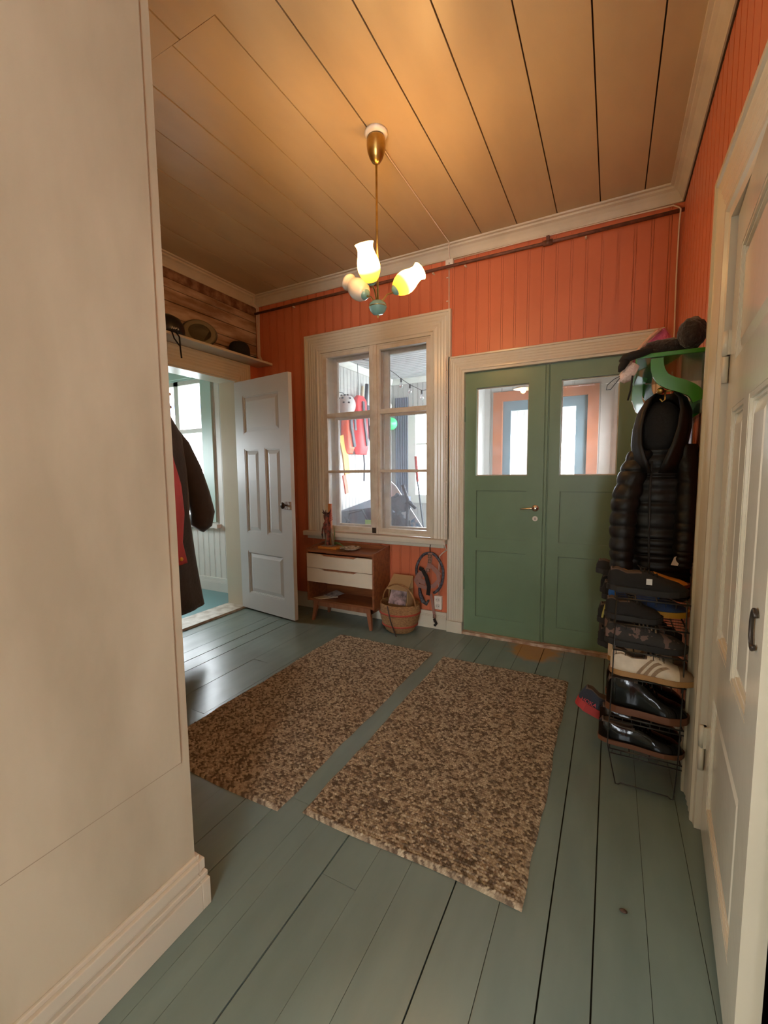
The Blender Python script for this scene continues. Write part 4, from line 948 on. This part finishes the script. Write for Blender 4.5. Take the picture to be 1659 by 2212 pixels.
o = m.build('black_scarf', M['wool']); tag(o, 'crumpled black woolly scarf lying on the green rack', 'scarf')
m = MB(); lumpy(m, (.268, 2.17, GZ+.085), (.050, .05, .062), 5, .08); tag(m.build('black_knit_cap', M['wool']), 'rounded black knit cap at the wall end of the green rack', 'cap')
m = MB(); rows = [(.13, 2.125, GZ+.030, .012), (.09, 2.12, GZ+.020, .016), (.055, 2.118, GZ+.012, .018), (.035, 2.115, GZ+.004, .020), (.020, 2.112, GZ-.012, .014)]
m.tube([q[:3] for q in rows], [q[3] for q in rows], 12); m.tube([(.035, 2.112, GZ-.005), (.02, 2.108, GZ-.035), (.012, 2.106, GZ-.05)], [.018, .014, .004], 10)
tag(m.build('black_glove', M['black_cloth']), 'black glove drooping over the near edge of the green rack', 'glove')
r = empty('cream_mitten', (.045, 2.12, GZ-.03)); tag(r, 'cream fleece mitten with cord hanging off the green rack', 'mitten')
m = MB(); m.tube([(.025, .01, .01), (.010, .01, -.015), (-.010, .01, -.04), (-.022, .01, -.058)], [.020, .026, .026, .012], 14); m.build('fleece', M['fur'], r)
m = MB(); m.tube([(-.02, .005, -.03), (-.05, .0, -.045), (-.075, -.004, -.068), (-.078, -.006, -.088), (-.062, -.006, -.088), (-.04, -.003, -.058), (-.022, .004, -.034)], .0016, 6); m.build('cord', M['vblack'], r)
m = MB(); m.tube([(.018, -.01, -.04), (.012, -.012, -.10), (.004, -.012, -.14)], .004, 6); m.build('strap', M['black_cloth'], r)

# ------------------------------------------------------------------ black puffer coat
pc = empty('puffer_coat', (.18, 2.22, 1.6)); tag(pc, 'black hooded puffer jacket hanging from the green rack hook', 'jacket'); iv = Matrix.Translation(-Vector(pc.location))
body = [(.185, 2.28, 1.42, .09, .06), (.19, 2.28, 1.36, .11, .085), (.185, 2.28, 1.25, .125, .10), (.185, 2.28, 1.12, .130, .11), (.190, 2.28, .98, .130, .11), (.195, 2.28, .90, .125, .11), (.200, 2.28, .81, .120, .105), (.20, 2.28, .80, .10, .09)]
m = MB(); coat_body(m, interp(body, 130, ribs=17, rd=.10), n=48, amp=.035, lob=4, seed=2); m.build('body', M['black_fabric'], pc, mtx=iv)
# near (left) sleeve
sl = [(.115, 2.24, 1.36, .05, .055), (.085, 2.215, 1.27, .056, .062), (.058, 2.19, 1.15, .056, .062), (.050, 2.175, 1.03, .052, .058), (.050, 2.165, .92, .048, .054), (.052, 2.16, .835, .044, .050), (.055, 2.16, .822, .030, .036)]
m = MB(); coat_body(m, interp(sl, 90, ribs=12, rd=.16), n=28, amp=.03, lob=3); m.build('sleeve', M['black_fabric'], pc, mtx=iv)
sl = [(.27, 2.22, 1.38, .045, .05), (.285, 2.205, 1.22, .042, .055), (.285, 2.19, 1.05, .042, .055), (.28, 2.18, .93, .040, .05), (.28, 2.18, .86, .030, .036)]
m = MB(); coat_body(m, interp(sl, 80, ribs=12, rd=.14), n=28, amp=.03, lob=3); m.build('sleeve', M['black_fabric'], pc, mtx=iv)
# hood: shell with an opening toward the room
m = MB(); m.smooth = True
def hoodring(z, cx, cy, rx, ry, op): return [Vector((cx+rx*math.cos(a), cy+ry*math.sin(a), z)) for a in np.linspace(-PI/2-.15+op, 1.5*PI-.15-op, 26)]
H_ = [(1.60, .195, 2.23, .045, .05, .9), (1.575, .195, 2.23, .075, .075, .75), (1.52, .190, 2.225, .100, .09, .7), (1.45, .182, 2.22, .108, .095, .65), (1.38, .175, 2.215, .105, .092, .55), (1.32, .172, 2.21, .095, .085, .35), (1.26, .172, 2.21, .075, .070, .15)]
outer = [hoodring(*h) for h in H_]; inner = [hoodring(z, cx, cy, rx-.018, ry-.018, op+.08) for z, cx, cy, rx, ry, op in H_]
rings = [o_+list(reversed(i_)) for o_, i_ in zip(outer, inner)]
m.loft(rings); m.build('hood', M['black_fabric'], pc, mtx=iv)
m = MB(); m.ball((.182, 2.235, 1.45), (.085, .06, .12)); m.build('hood_lining', M['black_cloth'], pc, mtx=iv)
m = MB(); m.tube([(.150, 2.155, 1.31), (.148, 2.165, 1.2), (.150, 2.168, 1.05), (.155, 2.168, .9), (.16, 2.172, .79)], .0045, 6); m.build('zip', M['black_rubber'], pc, mtx=iv)
m = MB(); m.add([(.235, 2.150, .872), (.270, 2.146, .870), (.262, 2.152, .915), (.246, 2.153, .905), (.235, 2.156, .872), (.270, 2.152, .870), (.262, 2.157, .915), (.246, 2.158, .905)], [(0, 3, 2, 1), (4, 5, 6, 7), (0, 1, 5, 4), (1, 2, 6, 5), (2, 3, 7, 6), (3, 0, 4, 7)]); m.build('care_label', M['tag'], pc, mtx=iv)
r = empty('dark_coat', (.21, 2.52, 1.6)); tag(r, 'plain black coat hanging behind the puffer jacket, longer at the wall', 'coat'); iv = Matrix.Translation(-Vector(r.location))
m = MB(); coat_body(m, interp([(.22, 2.50, 1.58, .05, .05), (.22, 2.50, 1.50, .085, .08), (.22, 2.49, 1.3, .095, .12), (.22, 2.50, 1.1, .10, .11), (.22, 2.50, .96, .10, .11), (.225, 2.50, .88, .095, .11), (.23, 2.50, .865, .07, .09)], 50), amp=.05); m.build('body', M['black_cloth'], r, mtx=iv)
m = MB(); coat_body(m, interp([(.25, 2.34, 1.40, .03, .03), (.262, 2.31, 1.1, .04, .045), (.275, 2.29, .85, .042, .05), (.283, 2.27, .71, .040, .05), (.285, 2.27, .695, .025, .03)], 40), amp=.05); m.build('sleeve', M['black_cloth'], r, mtx=iv)

# ------------------------------------------------------------------ shoe rack
RY0, RY1 = 1.885, 2.80
SZ = [.150, .290, .455, .565, .672, .775]
rk = empty('shoe_rack', (.16, RY0, 0)); tag(rk, 'black wire shoe rack against the coral wall by the right door', 'shoe rack'); iv = Matrix.Translation(-Vector(rk.location))
for y in (RY0, RY1):
    m = MB()
    m.tube([(.035, y+.01, .78), (.030, y, .45), (.026, y, .29), (.022, y, .17), (.040, y, .08), (.056, y, .006), (.066, y, .006), (.075, y, .013), (.235, y, .013), (.244, y, .006), (.252, y, .006), (.258, y, .09), (.262, y, .20), (.264, y, .45), (.264, y+.01, .78)], .0024)
    m.build('end_frame', M['wire'], rk, mtx=iv)
for k, z in enumerate(SZ):
    m = MB()
    for x in (.030, .10, .17, .27): m.tube([(x, RY0, z), (x, RY1, z)], .0028, 6)
    for y in np.arange(RY0, RY1+.01, .035): m.tube([(.028, y, z+.002), (.275, y, z+.002)], .0014, 5)
    m.tube([(.028, RY0, z), (.275, RY0, z)], .0030, 6)
    if k < 2: m.tube([(.028, RY0, z-.018), (.275, RY0, z-.018)], .0025, 6)
    for x in np.linspace(.04, .26, 8): m.tube([(x, RY0, z-.018), (x, RY0, z)], .0014, 5)
    m.build('wire_shelf', M['wire'], rk, mtx=iv)

# ------------------------------------------------------------------ shoes
def shoe_geo(Ln, wd, hh, kind):
    """local: heel at x=0, toe at x=Ln, width along y, z up. returns callable profile"""
    T = [0, .04, .12, .25, .38, .50, .62, .75, .88, .96, 1.0]
    if kind == 'boot': Hs = [.70, 1.0, 1.06, 1.04, 1.0, .82, .60, .48, .42, .30, .10]
    elif kind == 'dress': Hs = [.62, .80, .82, .74, .72, .70, .60, .50, .44, .30, .10]
    elif kind == 'runner': Hs = [.55, .92, 1.0, .84, .88, .86, .70, .56, .47, .34, .12]
    else: Hs = [.60, .96, .98, .72, .76, .82, .66, .50, .40, .28, .10]
    Ws = [.22, .46, .66, .72, .72, .80, .94, 1.0, .86, .60, .20]
    f = lambda t: float(np.interp(t, T, Hs)*hh); g = lambda t: float(np.interp(t, T, Ws)*wd/2)
    return f, g
def shoe(name, Ln, wd, hh, kind, mu, ms, label, group, sole=.022, laces=True, extras=None, toe=None, in_mat=None, sole_ext=.004, lace_mat=None):
    r = empty(name); tag(r, label, 'shoe', group)
    f, g = shoe_geo(Ln, wd, hh, kind)
    nt, nv = 34, 22; rings = []; hole = (.07, .40) if kind != 'boot' else (.05, .38)
    if kind == 'slipper': hole = (.05, .5)
    def pt(t, v):   # v 0..1 from left base over the top to right base
        a = PI*v; w_, h_ = g(t), max(.004, f(t)-sole*.5)
        e = .62; y = math.copysign(abs(math.cos(a))**e, math.cos(a))*w_; z = max(0.0, math.sin(a))**.75*h_
        narrow = 1-.32*(z/max(hh, .01))**1.5*(1 if t < .6 else .4)
        return Vector((t*Ln, y*narrow, sole*.6+z))
    for i in range(nt):
        t = .5-.5*math.cos(PI*i/(nt-1)); row = []
        for j in range(nv):
            v = j/(nv-1); p = pt(t, v)
            if hole[0] < t < hole[1] and .34 < v < .66: p = Vector((p.x, p.y*.9, sole+.02))
            row.append(p)
        rings.append(row)
    mb = MB(); mb.smooth = True; n = nv; vs = [p for q in rings for p in q]; fs = []; mi = []
    for k in range(nt-1):
        for i in range(n):
            j = (i+1) % n; fs.append((k*n+i, k*n+j, (k+1)*n+j, (k+1)*n+i))
            z = max(vs[q].z for q in fs[-1]); t = (.5-.5*math.cos(PI*(k+.5)/(nt-1))); v = (i+.5)/(nv-1)
            inn = hole[0]-.03 < t < hole[1]+.02 and .30 < v < .70
            mi.append(1 if inn else (2 if toe is not None and t > toe and i < n-1 else 0))
    fs += [tuple(range(n))[::-1], tuple(range((nt-1)*n, nt*n))]; mi += [0, 2 if toe is not None else 0]
    mb.add(vs, fs); mb.m = mi
    mb.build('upper', [mu, in_mat or M['shoe_in'], extras['toe_mat'] if extras and 'toe_mat' in extras else mu], r)
    # sole
    m = MB(); m.smooth = False
    pts = [(t*Ln, g(t)+sole_ext) for t in np.linspace(0, 1, 26)]
    out = [Vector((-.003, 0, 0))]+[Vector((x, y, 0)) for x, y in pts]+[Vector((Ln+.004, 0, 0))]+[Vector((x, -y, 0)) for x, y in reversed(pts)]
    def lift(p, z): return Vector((p.x, p.y, z+(.012*max(0.0, (p.x/Ln-.75))**1.5*4 if kind != 'dress' else 0)+(.004 if kind == 'runner' and p.x < .1*Ln else 0)))
    m.loft([[lift(p, 0) for p in out], [lift(p, sole*.5) for p in out], [lift(Vector((p.x, p.y*.985, 0)), sole) for p in out]]); m.build('sole', ms, r)
    if laces:
        m = MB(); k = 0
        for t in np.linspace(.42, .62, 5):
            a, b, c_ = pt(t, .36), pt(t, .5), pt(t, .64); up = Vector((0, 0, .004)); m.tube([a+up*.6, b+up, c_+up*.6], .0028, 6)
        a = pt(.42, .5); m.tube([a+Vector((0, 0, .004)), a+Vector((-.01, .02, .012)), a+Vector((.008, .035, .002)), a+Vector((.02, .02, .002)), a+Vector((0, 0, .006))], .0024, 6)
        m.build('laces', lace_mat or mu, r)
    r['_'] = 1; del r['_']
    return r, pt, g, f
def side_strip(pt, ta, tb, v0, v1, dt, off=.0016, n=8, sgn=1):
    """slanted strip on the flank v in 0..0.5 (y>0) ; returns ring list"""
    mb = MB(); rows = []
    for k in range(n):
        q = k/(n-1); v = v0+(v1-v0)*q; t = ta+(tb-ta)*q
        a, b = pt(t, v), pt(t+dt, v); o_ = Vector((0, sgn*off, off*.5)); rows.append([a+o_, b+o_, b-o_*1.5, a-o_*1.5])
    mb.loft(rows); return mb
def place(r, heel, yaw, z, roll=0, pitch=0):
    r.location = (heel[0], heel[1], z); r.rotation_euler = (roll, pitch, yaw)
GS = 'shoes on the wire rack'
# white three-stripe sneakers; nearer one in front. Toe points to +x (the wall); its near flank is y<0
def white_sneaker(label):
    r, pt, g, f = shoe('sneaker', .290, .100, .116, 'low', M['shoe_white'], M['gum'], label, GS, sole=.020, toe=.80, extras={'toe_mat': M['suede']}, lace_mat=M['suede'])
    ptn = pt
    for sd, (va, vb) in ((-1, (.99, .72)), (1, (.01, .28))):
        for k in range(3):
            m = side_strip(pt, .30+.085*k, .47+.085*k, va, vb, .046, sgn=sd); m.build('stripe', M['suede'], r)
        m = side_strip(pt, .10, .22, .99 if sd < 0 else .01, .66 if sd < 0 else .34, .06, sgn=sd); 
        m = side_strip(pt, .03, .26, .80 if sd < 0 else .20, .68 if sd < 0 else .32, .05, sgn=sd); m.build('heel_patch', M['suede'], r)
    m = MB()
    for t in np.linspace(.45, .62, 4): m.box(pt(t, .5).x-.004, pt(t, .5).x+.004, -.012, .012, pt(t, .5).z-.002, pt(t, .5).z+.0015)
    m.build('tongue_gap', M['black_rubber'], r)
    return r
a = white_sneaker('off-white sneaker with three tan stripes, nearest on the rack'); place(a, (.022, 1.920), .02, .462)
b = white_sneaker('off-white striped sneaker standing just behind its nearer twin'); place(b, (.012, 2.040), .03, .462)
def sh(name, loc, yaw, z, *args, **kw):
    r, pt, g, f = shoe(name, *args, **kw); place(r, loc, yaw, z); return r, pt
# lowest shelf: black leather pair
sh('leather_shoe', (-.012, 1.945), .03, SZ[0]+.004, .30, .105, .115, 'dress', M['black_leather'], M['brownsole'], 'polished black dress shoe on the lowest shelf, nearest', GS, sole=.018)
sh('leather_shoe', (-.010, 2.065), .0, SZ[0]+.004, .30, .105, .115, 'dress', M['brown_leather'], M['black_rubber'], 'very dark brown dress shoe second on the lowest shelf', GS, sole=.018)
# second shelf : black boot with brown welt
sh('leather_boot', (.012, 1.945), .02, SZ[1]+.004, .285, .105, .150, 'boot', M['black_leather'], M['brownsole'], 'shiny black ankle boot with brown sole under the white sneakers', GS, sole=.028)
sh('leather_boot', (.010, 2.065), .0, SZ[1]+.004, .285, .105, .145, 'boot', M['black_leather'], M['brownsole'], 'black ankle boot behind the brown-soled one on the second shelf', GS, sole=.026)
# navy runner with red sole, heel jutting out
r, pt, g, f = shoe('running_shoe', .29, .10, .115, 'runner', M['navy'], M['redsole'], 'navy running shoe with thick red sole jutting out low', GS, sole=.036, sole_ext=.007)
place(r, (-.115, 2.13), .05, SZ[0]+.035, pitch=.36)
t_ = bpy.data.curves.new('lettering', 'FONT'); t_.body = 'HOKA'; t_.size = .0235; t_.extrude = .0006; t_.materials.append(M['redprint'])
tt_ = bpy.data.objects.new('tmp', t_); COL.objects.link(tt_); dg = bpy.context.evaluated_depsgraph_get(); tm = bpy.data.meshes.new_from_object(tt_.evaluated_get(dg)); bpy.data.objects.remove(tt_); to = bpy.data.objects.new('lettering', tm); COL.objects.link(to); to.parent = r; to.location = (.006, -.0465, .047); to.rotation_euler = (math.radians(80), math.radians(-2), math.radians(-8))
# camouflage pair on 4th shelf
sh('running_shoe', (.000, 1.95), .0, SZ[3]+.004, .28, .10, .105, 'runner', M['camo'], M['black_rubber'], 'black trainer with grey-brown patches above the white sneakers', GS, sole=.024, lace_mat=M['suede'])
sh('running_shoe', (-.005, 2.07), .03, SZ[3]+.004, .28, .10, .105, 'runner', M['camo'], M['black_rubber'], 'black and grey patched trainer second from the rack end', GS, sole=.024)
# 5th shelf: black pair near and blue/yellow toe
sh('running_shoe', (-.005, 1.955), .02, SZ[4]+.004, .20, .095, .095, 'runner', M['black_cloth'], M['black_rubber'], 'small black trainer on the shelf above the patched trainers', GS, sole=.02)
r, pt, g, f = shoe('running_shoe', .285, .10, .10, 'runner', M['blue_mesh'], M['yellow_rubber'], 'blue running shoe with yellow sole edge', GS, sole=.022, sole_ext=.006, lace_mat=M['bright_blue']); place(r, (.012, 2.08), -.02, SZ[4]+.006)
m = MB(); m.ball((.014, 0, .065), (.022, .026, .034)); m.build('heel_tab', M['bright_blue'], r)
# top shelf
r, pt = sh('running_shoe', (.0, 2.0), .0, SZ[5]+.004, .28, .10, .105, 'runner', M['black_cloth'], M['black_rubber'], 'black trainer with small white tag on the topmost shelf', GS, sole=.022)
m = MB(); m.box(.135, .155, -.054, -.050, .045, .068); m.build('white_tag', M['vwhite'], r)
sh('slipper', (.03, 2.12), .02, SZ[5]+.012, .27, .095, .070, 'slipper', M['orange_cloth'], M['brownsole'], 'mustard orange slipper at the top of the rack', GS, sole=.012, laces=False, in_mat=M['orange_cloth'])
# further shoes standing behind on the same shelves, heels out
fur = [(-.035, 2.20, 3, 'black and pale trainer with yellow-green stripes at the back', .105), (-.030, 2.32, 2, 'dark grey boot jutting out behind the white sneakers', .15), (-.02, 2.22, 4, 'black trainer in the middle of the fifth shelf', .10), (-.03, 2.34, 4, 'black trainer far back on the fifth shelf', .10),
       (-.05, 2.30, 5, 'black trainer on the top shelf behind the slipper', .075), (-.03, 2.20, 2, 'dark trainer standing third from the end on the sneaker shelf', .10)]
for (x, y, s_, lb, hh_) in fur:
    r, pt = sh('trainer' if hh_ < .14 else 'leather_boot', (x, y), random.uniform(-.05, .05), SZ[s_]+.004, .27, .10, hh_, 'runner' if hh_ < .14 else 'boot', M['black_cloth'] if hh_ < .14 else M['brown_coat'], M['black_rubber'], lb, GS, sole=.022)
    if 'stripes' in lb:
        m = side_strip(pt, .05, .10, .97, .70, .03, sgn=-1); m.build('stripe', M['ochre_stripe'], r); m = side_strip(pt, .13, .18, .97, .70, .02, sgn=-1); m.build('stripe', M['ochre_stripe'], r)

# leaf on the floor
m = MB(); m.smooth = True; m.loft([[Vector((.074+.011*math.cos(a)*q, 1.321+.008*math.sin(a)*q, z)) for a in np.linspace(0, 2*PI, 10, endpoint=False)] for q, z in ((.6, .001), (1, .003), (.5, .006))]); tag(m.build('dry_leaf', M['leafbrown']), 'tiny dry brown leaf on the bare floor at right', 'leaf')

# ------------------------------------------------------------------ things in the veranda
def shell_helmet(name, c, rr, mt, label, slots=True):
    r = empty(name, c); tag(r, label, 'helmet')
    m = MB(); m.ball((0, 0, 0), rr, 24, 16); m.build('shell', mt, r)
    if slots:
        m = MB()
        for k in range(9):
            th = .55+.45*(k % 3); ph = -2.2+.75*(k//3)+.2*(k % 2); d = Vector((math.sin(th)*math.cos(ph), math.sin(th)*math.sin(ph), math.cos(th)))
            p = Vector((d.x*rr[0], d.y*rr[1], d.z*rr[2])); m.ball(p*1.0, (.018, .014, .012), 8, 6)
        m.build('vent', M['vblack'], r)
    m = MB(); m.tube([(-.02, 0, rr[2]*.85), (-.05, 0, rr[2]+.02), (VX0-c[0]+.005, 0, rr[2]+.05)], .005); m.build('hanging_strap', M['vblack'], r)
    return r
shell_helmet('white_helmet', (-3.02, 4.72, 2.13), (.115, .125, .135), M['vwhite'], 'white helmet with dark vents hanging in the veranda')
shell_helmet('green_helmet', (-3.09, 6.10, 2.03), (.10, .12, .10), M['vgreen'], 'bright green helmet hanging at the far end of the veranda wall', False)
shell_helmet('cream_helmet', (-3.08, 5.90, 2.27), (.10, .11, .08), M['plastic'], 'small cream helmet above the green helmet', False)
def vest(name, c, w_, h_, mt, label, dark=True):
    r = empty(name, c); tag(r, label, 'life jacket')
    m = MB(); coat_body(m, interp([(0, 0, h_*.5, .03, w_*.25), (0, 0, h_*.42, .05, w_*.45), (0, 0, h_*.2, .06, w_*.42), (0, 0, -h_*.1, .07, w_*.5), (0, 0, -h_*.38, .07, w_*.48), (0, 0, -h_*.5, .04, w_*.40)], 24), amp=.07, n=24, seed=len(label)); m.build('foam_body', mt, r)
    if dark:
        m = MB(); ribbon(m, [(.07, -.1*w_, h_*.4), (.085, -.02, .0), (.08, .05, -h_*.35)], .05, .012, (1, 0, 0)); ribbon(m, [(.07, .3*w_, h_*.35), (.09, .25*w_, .0)], .04, .012, (1, 0, 0)); m.build('strap', M['vdark'], r)
    return r
vest('life_jacket', (-3.10, 4.86, 1.83), .24, .62, M['vorange'], 'orange life jacket hanging under the white helmet')
vest('life_jacket', (-3.10, 5.20, 1.92), .34, .80, M['vred'], 'red life jacket hanging right of the white helmet')
vest('life_jacket', (-3.10, 5.58, 1.95), .24, .45, M['vdark'], 'dark life jacket hanging next to the red one', False)
m = MB(); ribbon(m, [(-3.10, 4.70, 1.75), (-3.08, 4.76, 1.5), (-3.08, 4.80, 1.25)], .12, .02, (1, 0, 0)); tag(m.build('yellow_cloth', M['vyellow']), 'hanging yellow cloth at the left side of the window view', 'cloth')
m = MB(); ribbon(m, [(-3.09, 4.74, 1.24), (-3.09, 4.78, 1.1), (-3.09, 4.80, 1.0)], .07, .02, (1, 0, 0)); tag(m.build('orange_strap', M['vorange']), 'orange strap end hanging below the yellow cloth', 'strap')
m = MB(); m.tube([(-3.14, 5.33, 1.60), (-3.13, 5.34, 1.4), (-3.14, 5.34, 1.15)], .012); tag(m.build('dark_strap', M['vdark']), 'dark strap dangling below the red life jacket', 'strap')
m = MB(); m.tube([(-3.1, 5.14, 2.74), (-3.1, 5.16, 2.25)], .004); tag(m.build('pull_string', M['vblack']), 'thin dark cord from the veranda ceiling behind the red jacket', 'cord')
m = MB(); m.tube([(-3.12, 5.25, 2.0), (-3.12, 5.30, 2.47)], .022); tag(m.build('wooden_stick', M['paper2']), 'pale wooden stick upright behind the red life jacket', 'stick')
m = MB(); m.tube([(-3.12, 5.36, 2.0), (-3.12, 5.42, 2.52)], .026); tag(m.build('dark_baton', M['vblack']), 'dark padded baton next to the pale wooden stick', 'baton')
m = MB(); m.box(-3.16, -3.02, 5.45, 5.62, 1.5, 1.9)
# string of bulbs
sp = [(-2.62, 4.9, 2.60), (-2.45, 5.0, 2.46), (-2.38, 5.0, 2.40), (-2.26, 5.0, 2.315), (-2.10, 5.0, 2.23)]
m = MB(); m.tube([(-3.0, 4.6, 2.72)]+[(x, y, z+.04) for x, y, z in sp]+[(-1.9, 5.0, 2.28)], .004); tag(m.build('light_string_cable', M['vblack']), 'black cable of the unlit light string', 'cable')
bulb0 = None
for k, (x, y, z) in enumerate([sp[0], sp[2], sp[3], sp[4]]):
    if bulb0 is None:
        r = empty('string_bulb', (x, y, z)); tag(r, 'clear unlit bulb on the veranda light string', 'light bulb', 'bulbs of the veranda light string')
        m = MB(); m.tube([(0, 0, .045), (0, 0, .0)], .013); m.build('bulb_socket', M['vblack'], r)
        m = MB(); m.smooth = True; m.lathe([(.010, 0), (.014, -.012), (.026, -.035), (.026, -.05), (.018, -.066), (.002, -.072)], n=16); m.build('bulb_glass', M['bulb'], r); bulb0 = r
    else:
        r = copy_tree(bulb0); r.location = (x, y, z)
# low gear: grey cover with black frames
r = empty('storage_bin', (-2.78, 5.0, 0)); tag(r, 'grey-blue covered bin at the bottom left of the window', 'storage bin')
m = MB(); m.loft([[Vector(p) for p in ((-.38, -.3, z*.93), (.28, -.3, z*1.04), (.28, .55, z*1.14), (-.38, .55, z*1.06))] for z in (0, .82)]); m.build('cover', M['slate'], r)
m = MB()
m.tube([(-.3, -.32, .45), (-.2, -.33, .75), (.0, -.33, .80), (.12, -.33, .60), (.22, -.33, .42)], .014); m.tube([(-.25, -.34, .70), (-.1, -.35, .55), (.05, -.35, .40)], .016); m.tube([(.0, -.34, .40), (.2, -.34, .45), (.35, -.34, .55), (.38, -.34, .85)], .014)
m.build('folding_frame', M['vblack'], r)
m = MB(); m.box(.02, .18, -.345, -.335, .45, .68); tag(m.build('lime_vest', M['lime'], mtx=Matrix.Translation((-2.75, 5.0, 0))), 'lime safety vest draped on the grey bin', 'vest')
# leaning boards
r = empty('leaning_board', (-1.74, 4.95, 0)); tag(r, 'white snowboard leaning left with orange end', 'board'); r.rotation_euler = (0, math.radians(-37), 0)
m = MB(); pr = [(-.085, .0), (-.10, .08), (-.085, .7), (-.10, 1.3), (-.07, 1.42), (0, 1.46), (.07, 1.42), (.10, 1.3), (.085, .7), (.10, .08), (.085, .0), (0, -.0)]
m.prism(pr, lambda u, v, d: (u, d, v), 0, .012); m.build('deck', M['vwhite'], r)
m = MB(); m.box(-.086, .086, -.003, .0, .30, .58); m.build('tip_patch', mat('orange_tip', (.85, .30, .16), .5), r)
m = MB(); m.box(-.075, .075, -.003, .0, .60, .82); m.build('printed_patch', mat('printed_patch', (.70, .62, .60), .5, col2=(.10, .3, .5), vscale=16), r)
m = MB(); ribbon(m, [(-.075, -.02, .95), (-.06, -.08, .98), (.06, -.08, .98), (.075, -.02, .95)], .07, .02, (0, 0, 1)); m.build('binding', M['vblack'], r)
r = empty('ski_pole', (-2.05, 5.0, .3)); tag(r, 'dark pole with red grip leaning before the bright veranda window', 'ski pole')
m = MB(); m.tube([(.02, 0, -.3), (-.02, 0, .2), (-.11, 0, .85)], .011); m.build('shaft', M['vdark'], r)
m = MB(); m.tube([(-.11, 0, .85), (-.135, 0, 1.17)], .018); m.build('grip', M['red_cloth'], r)
r = empty('folded_pushchair', (-2.24, 4.62, 0)); tag(r, 'dark folded pushchair frame in the lower right of the window', 'pushchair')
m = MB()
for (q) in [[(-.12, 0, 0), (-.10, 0, .5), (.0, 0, .85), (.12, 0, .92), (.22, 0, .85)], [(.0, 0, .0), (.05, 0, .5), (-.10, 0, .80), (-.12, 0, .95), (.0, 0, 1.0)], [(.2, 0, .0), (.1, 0, .4), (.12, 0, .95), (.05, 0, 1.12)], [(-.2, -.02, .3), (-.19, -.02, .75)]]: m.tube(q, .020)
m.build('frame', M['vblack'], r)
m = MB(); lumpy(m, (.0, .02, .90), (.13, .06, .10), 9, .3); lumpy(m, (-.04, .02, .56), (.15, .06, .20), 10, .3); m.build('folded_seat', M['vdark'], r)
m = MB(); m.box(-2.15, -1.75, 5.5, 5.9, 0, .95); tag(m.build('storage_crate', M['slate'], bevel=.02), 'dark upright crate below the veranda window', 'crate')
m = MB(); lumpy(m, (-2.03, 5.7, .99), (.06, .06, .05), 2, .1); tag(m.build('red_pouch', M['vred']), 'small red pouch on top of the dark crate', 'pouch')
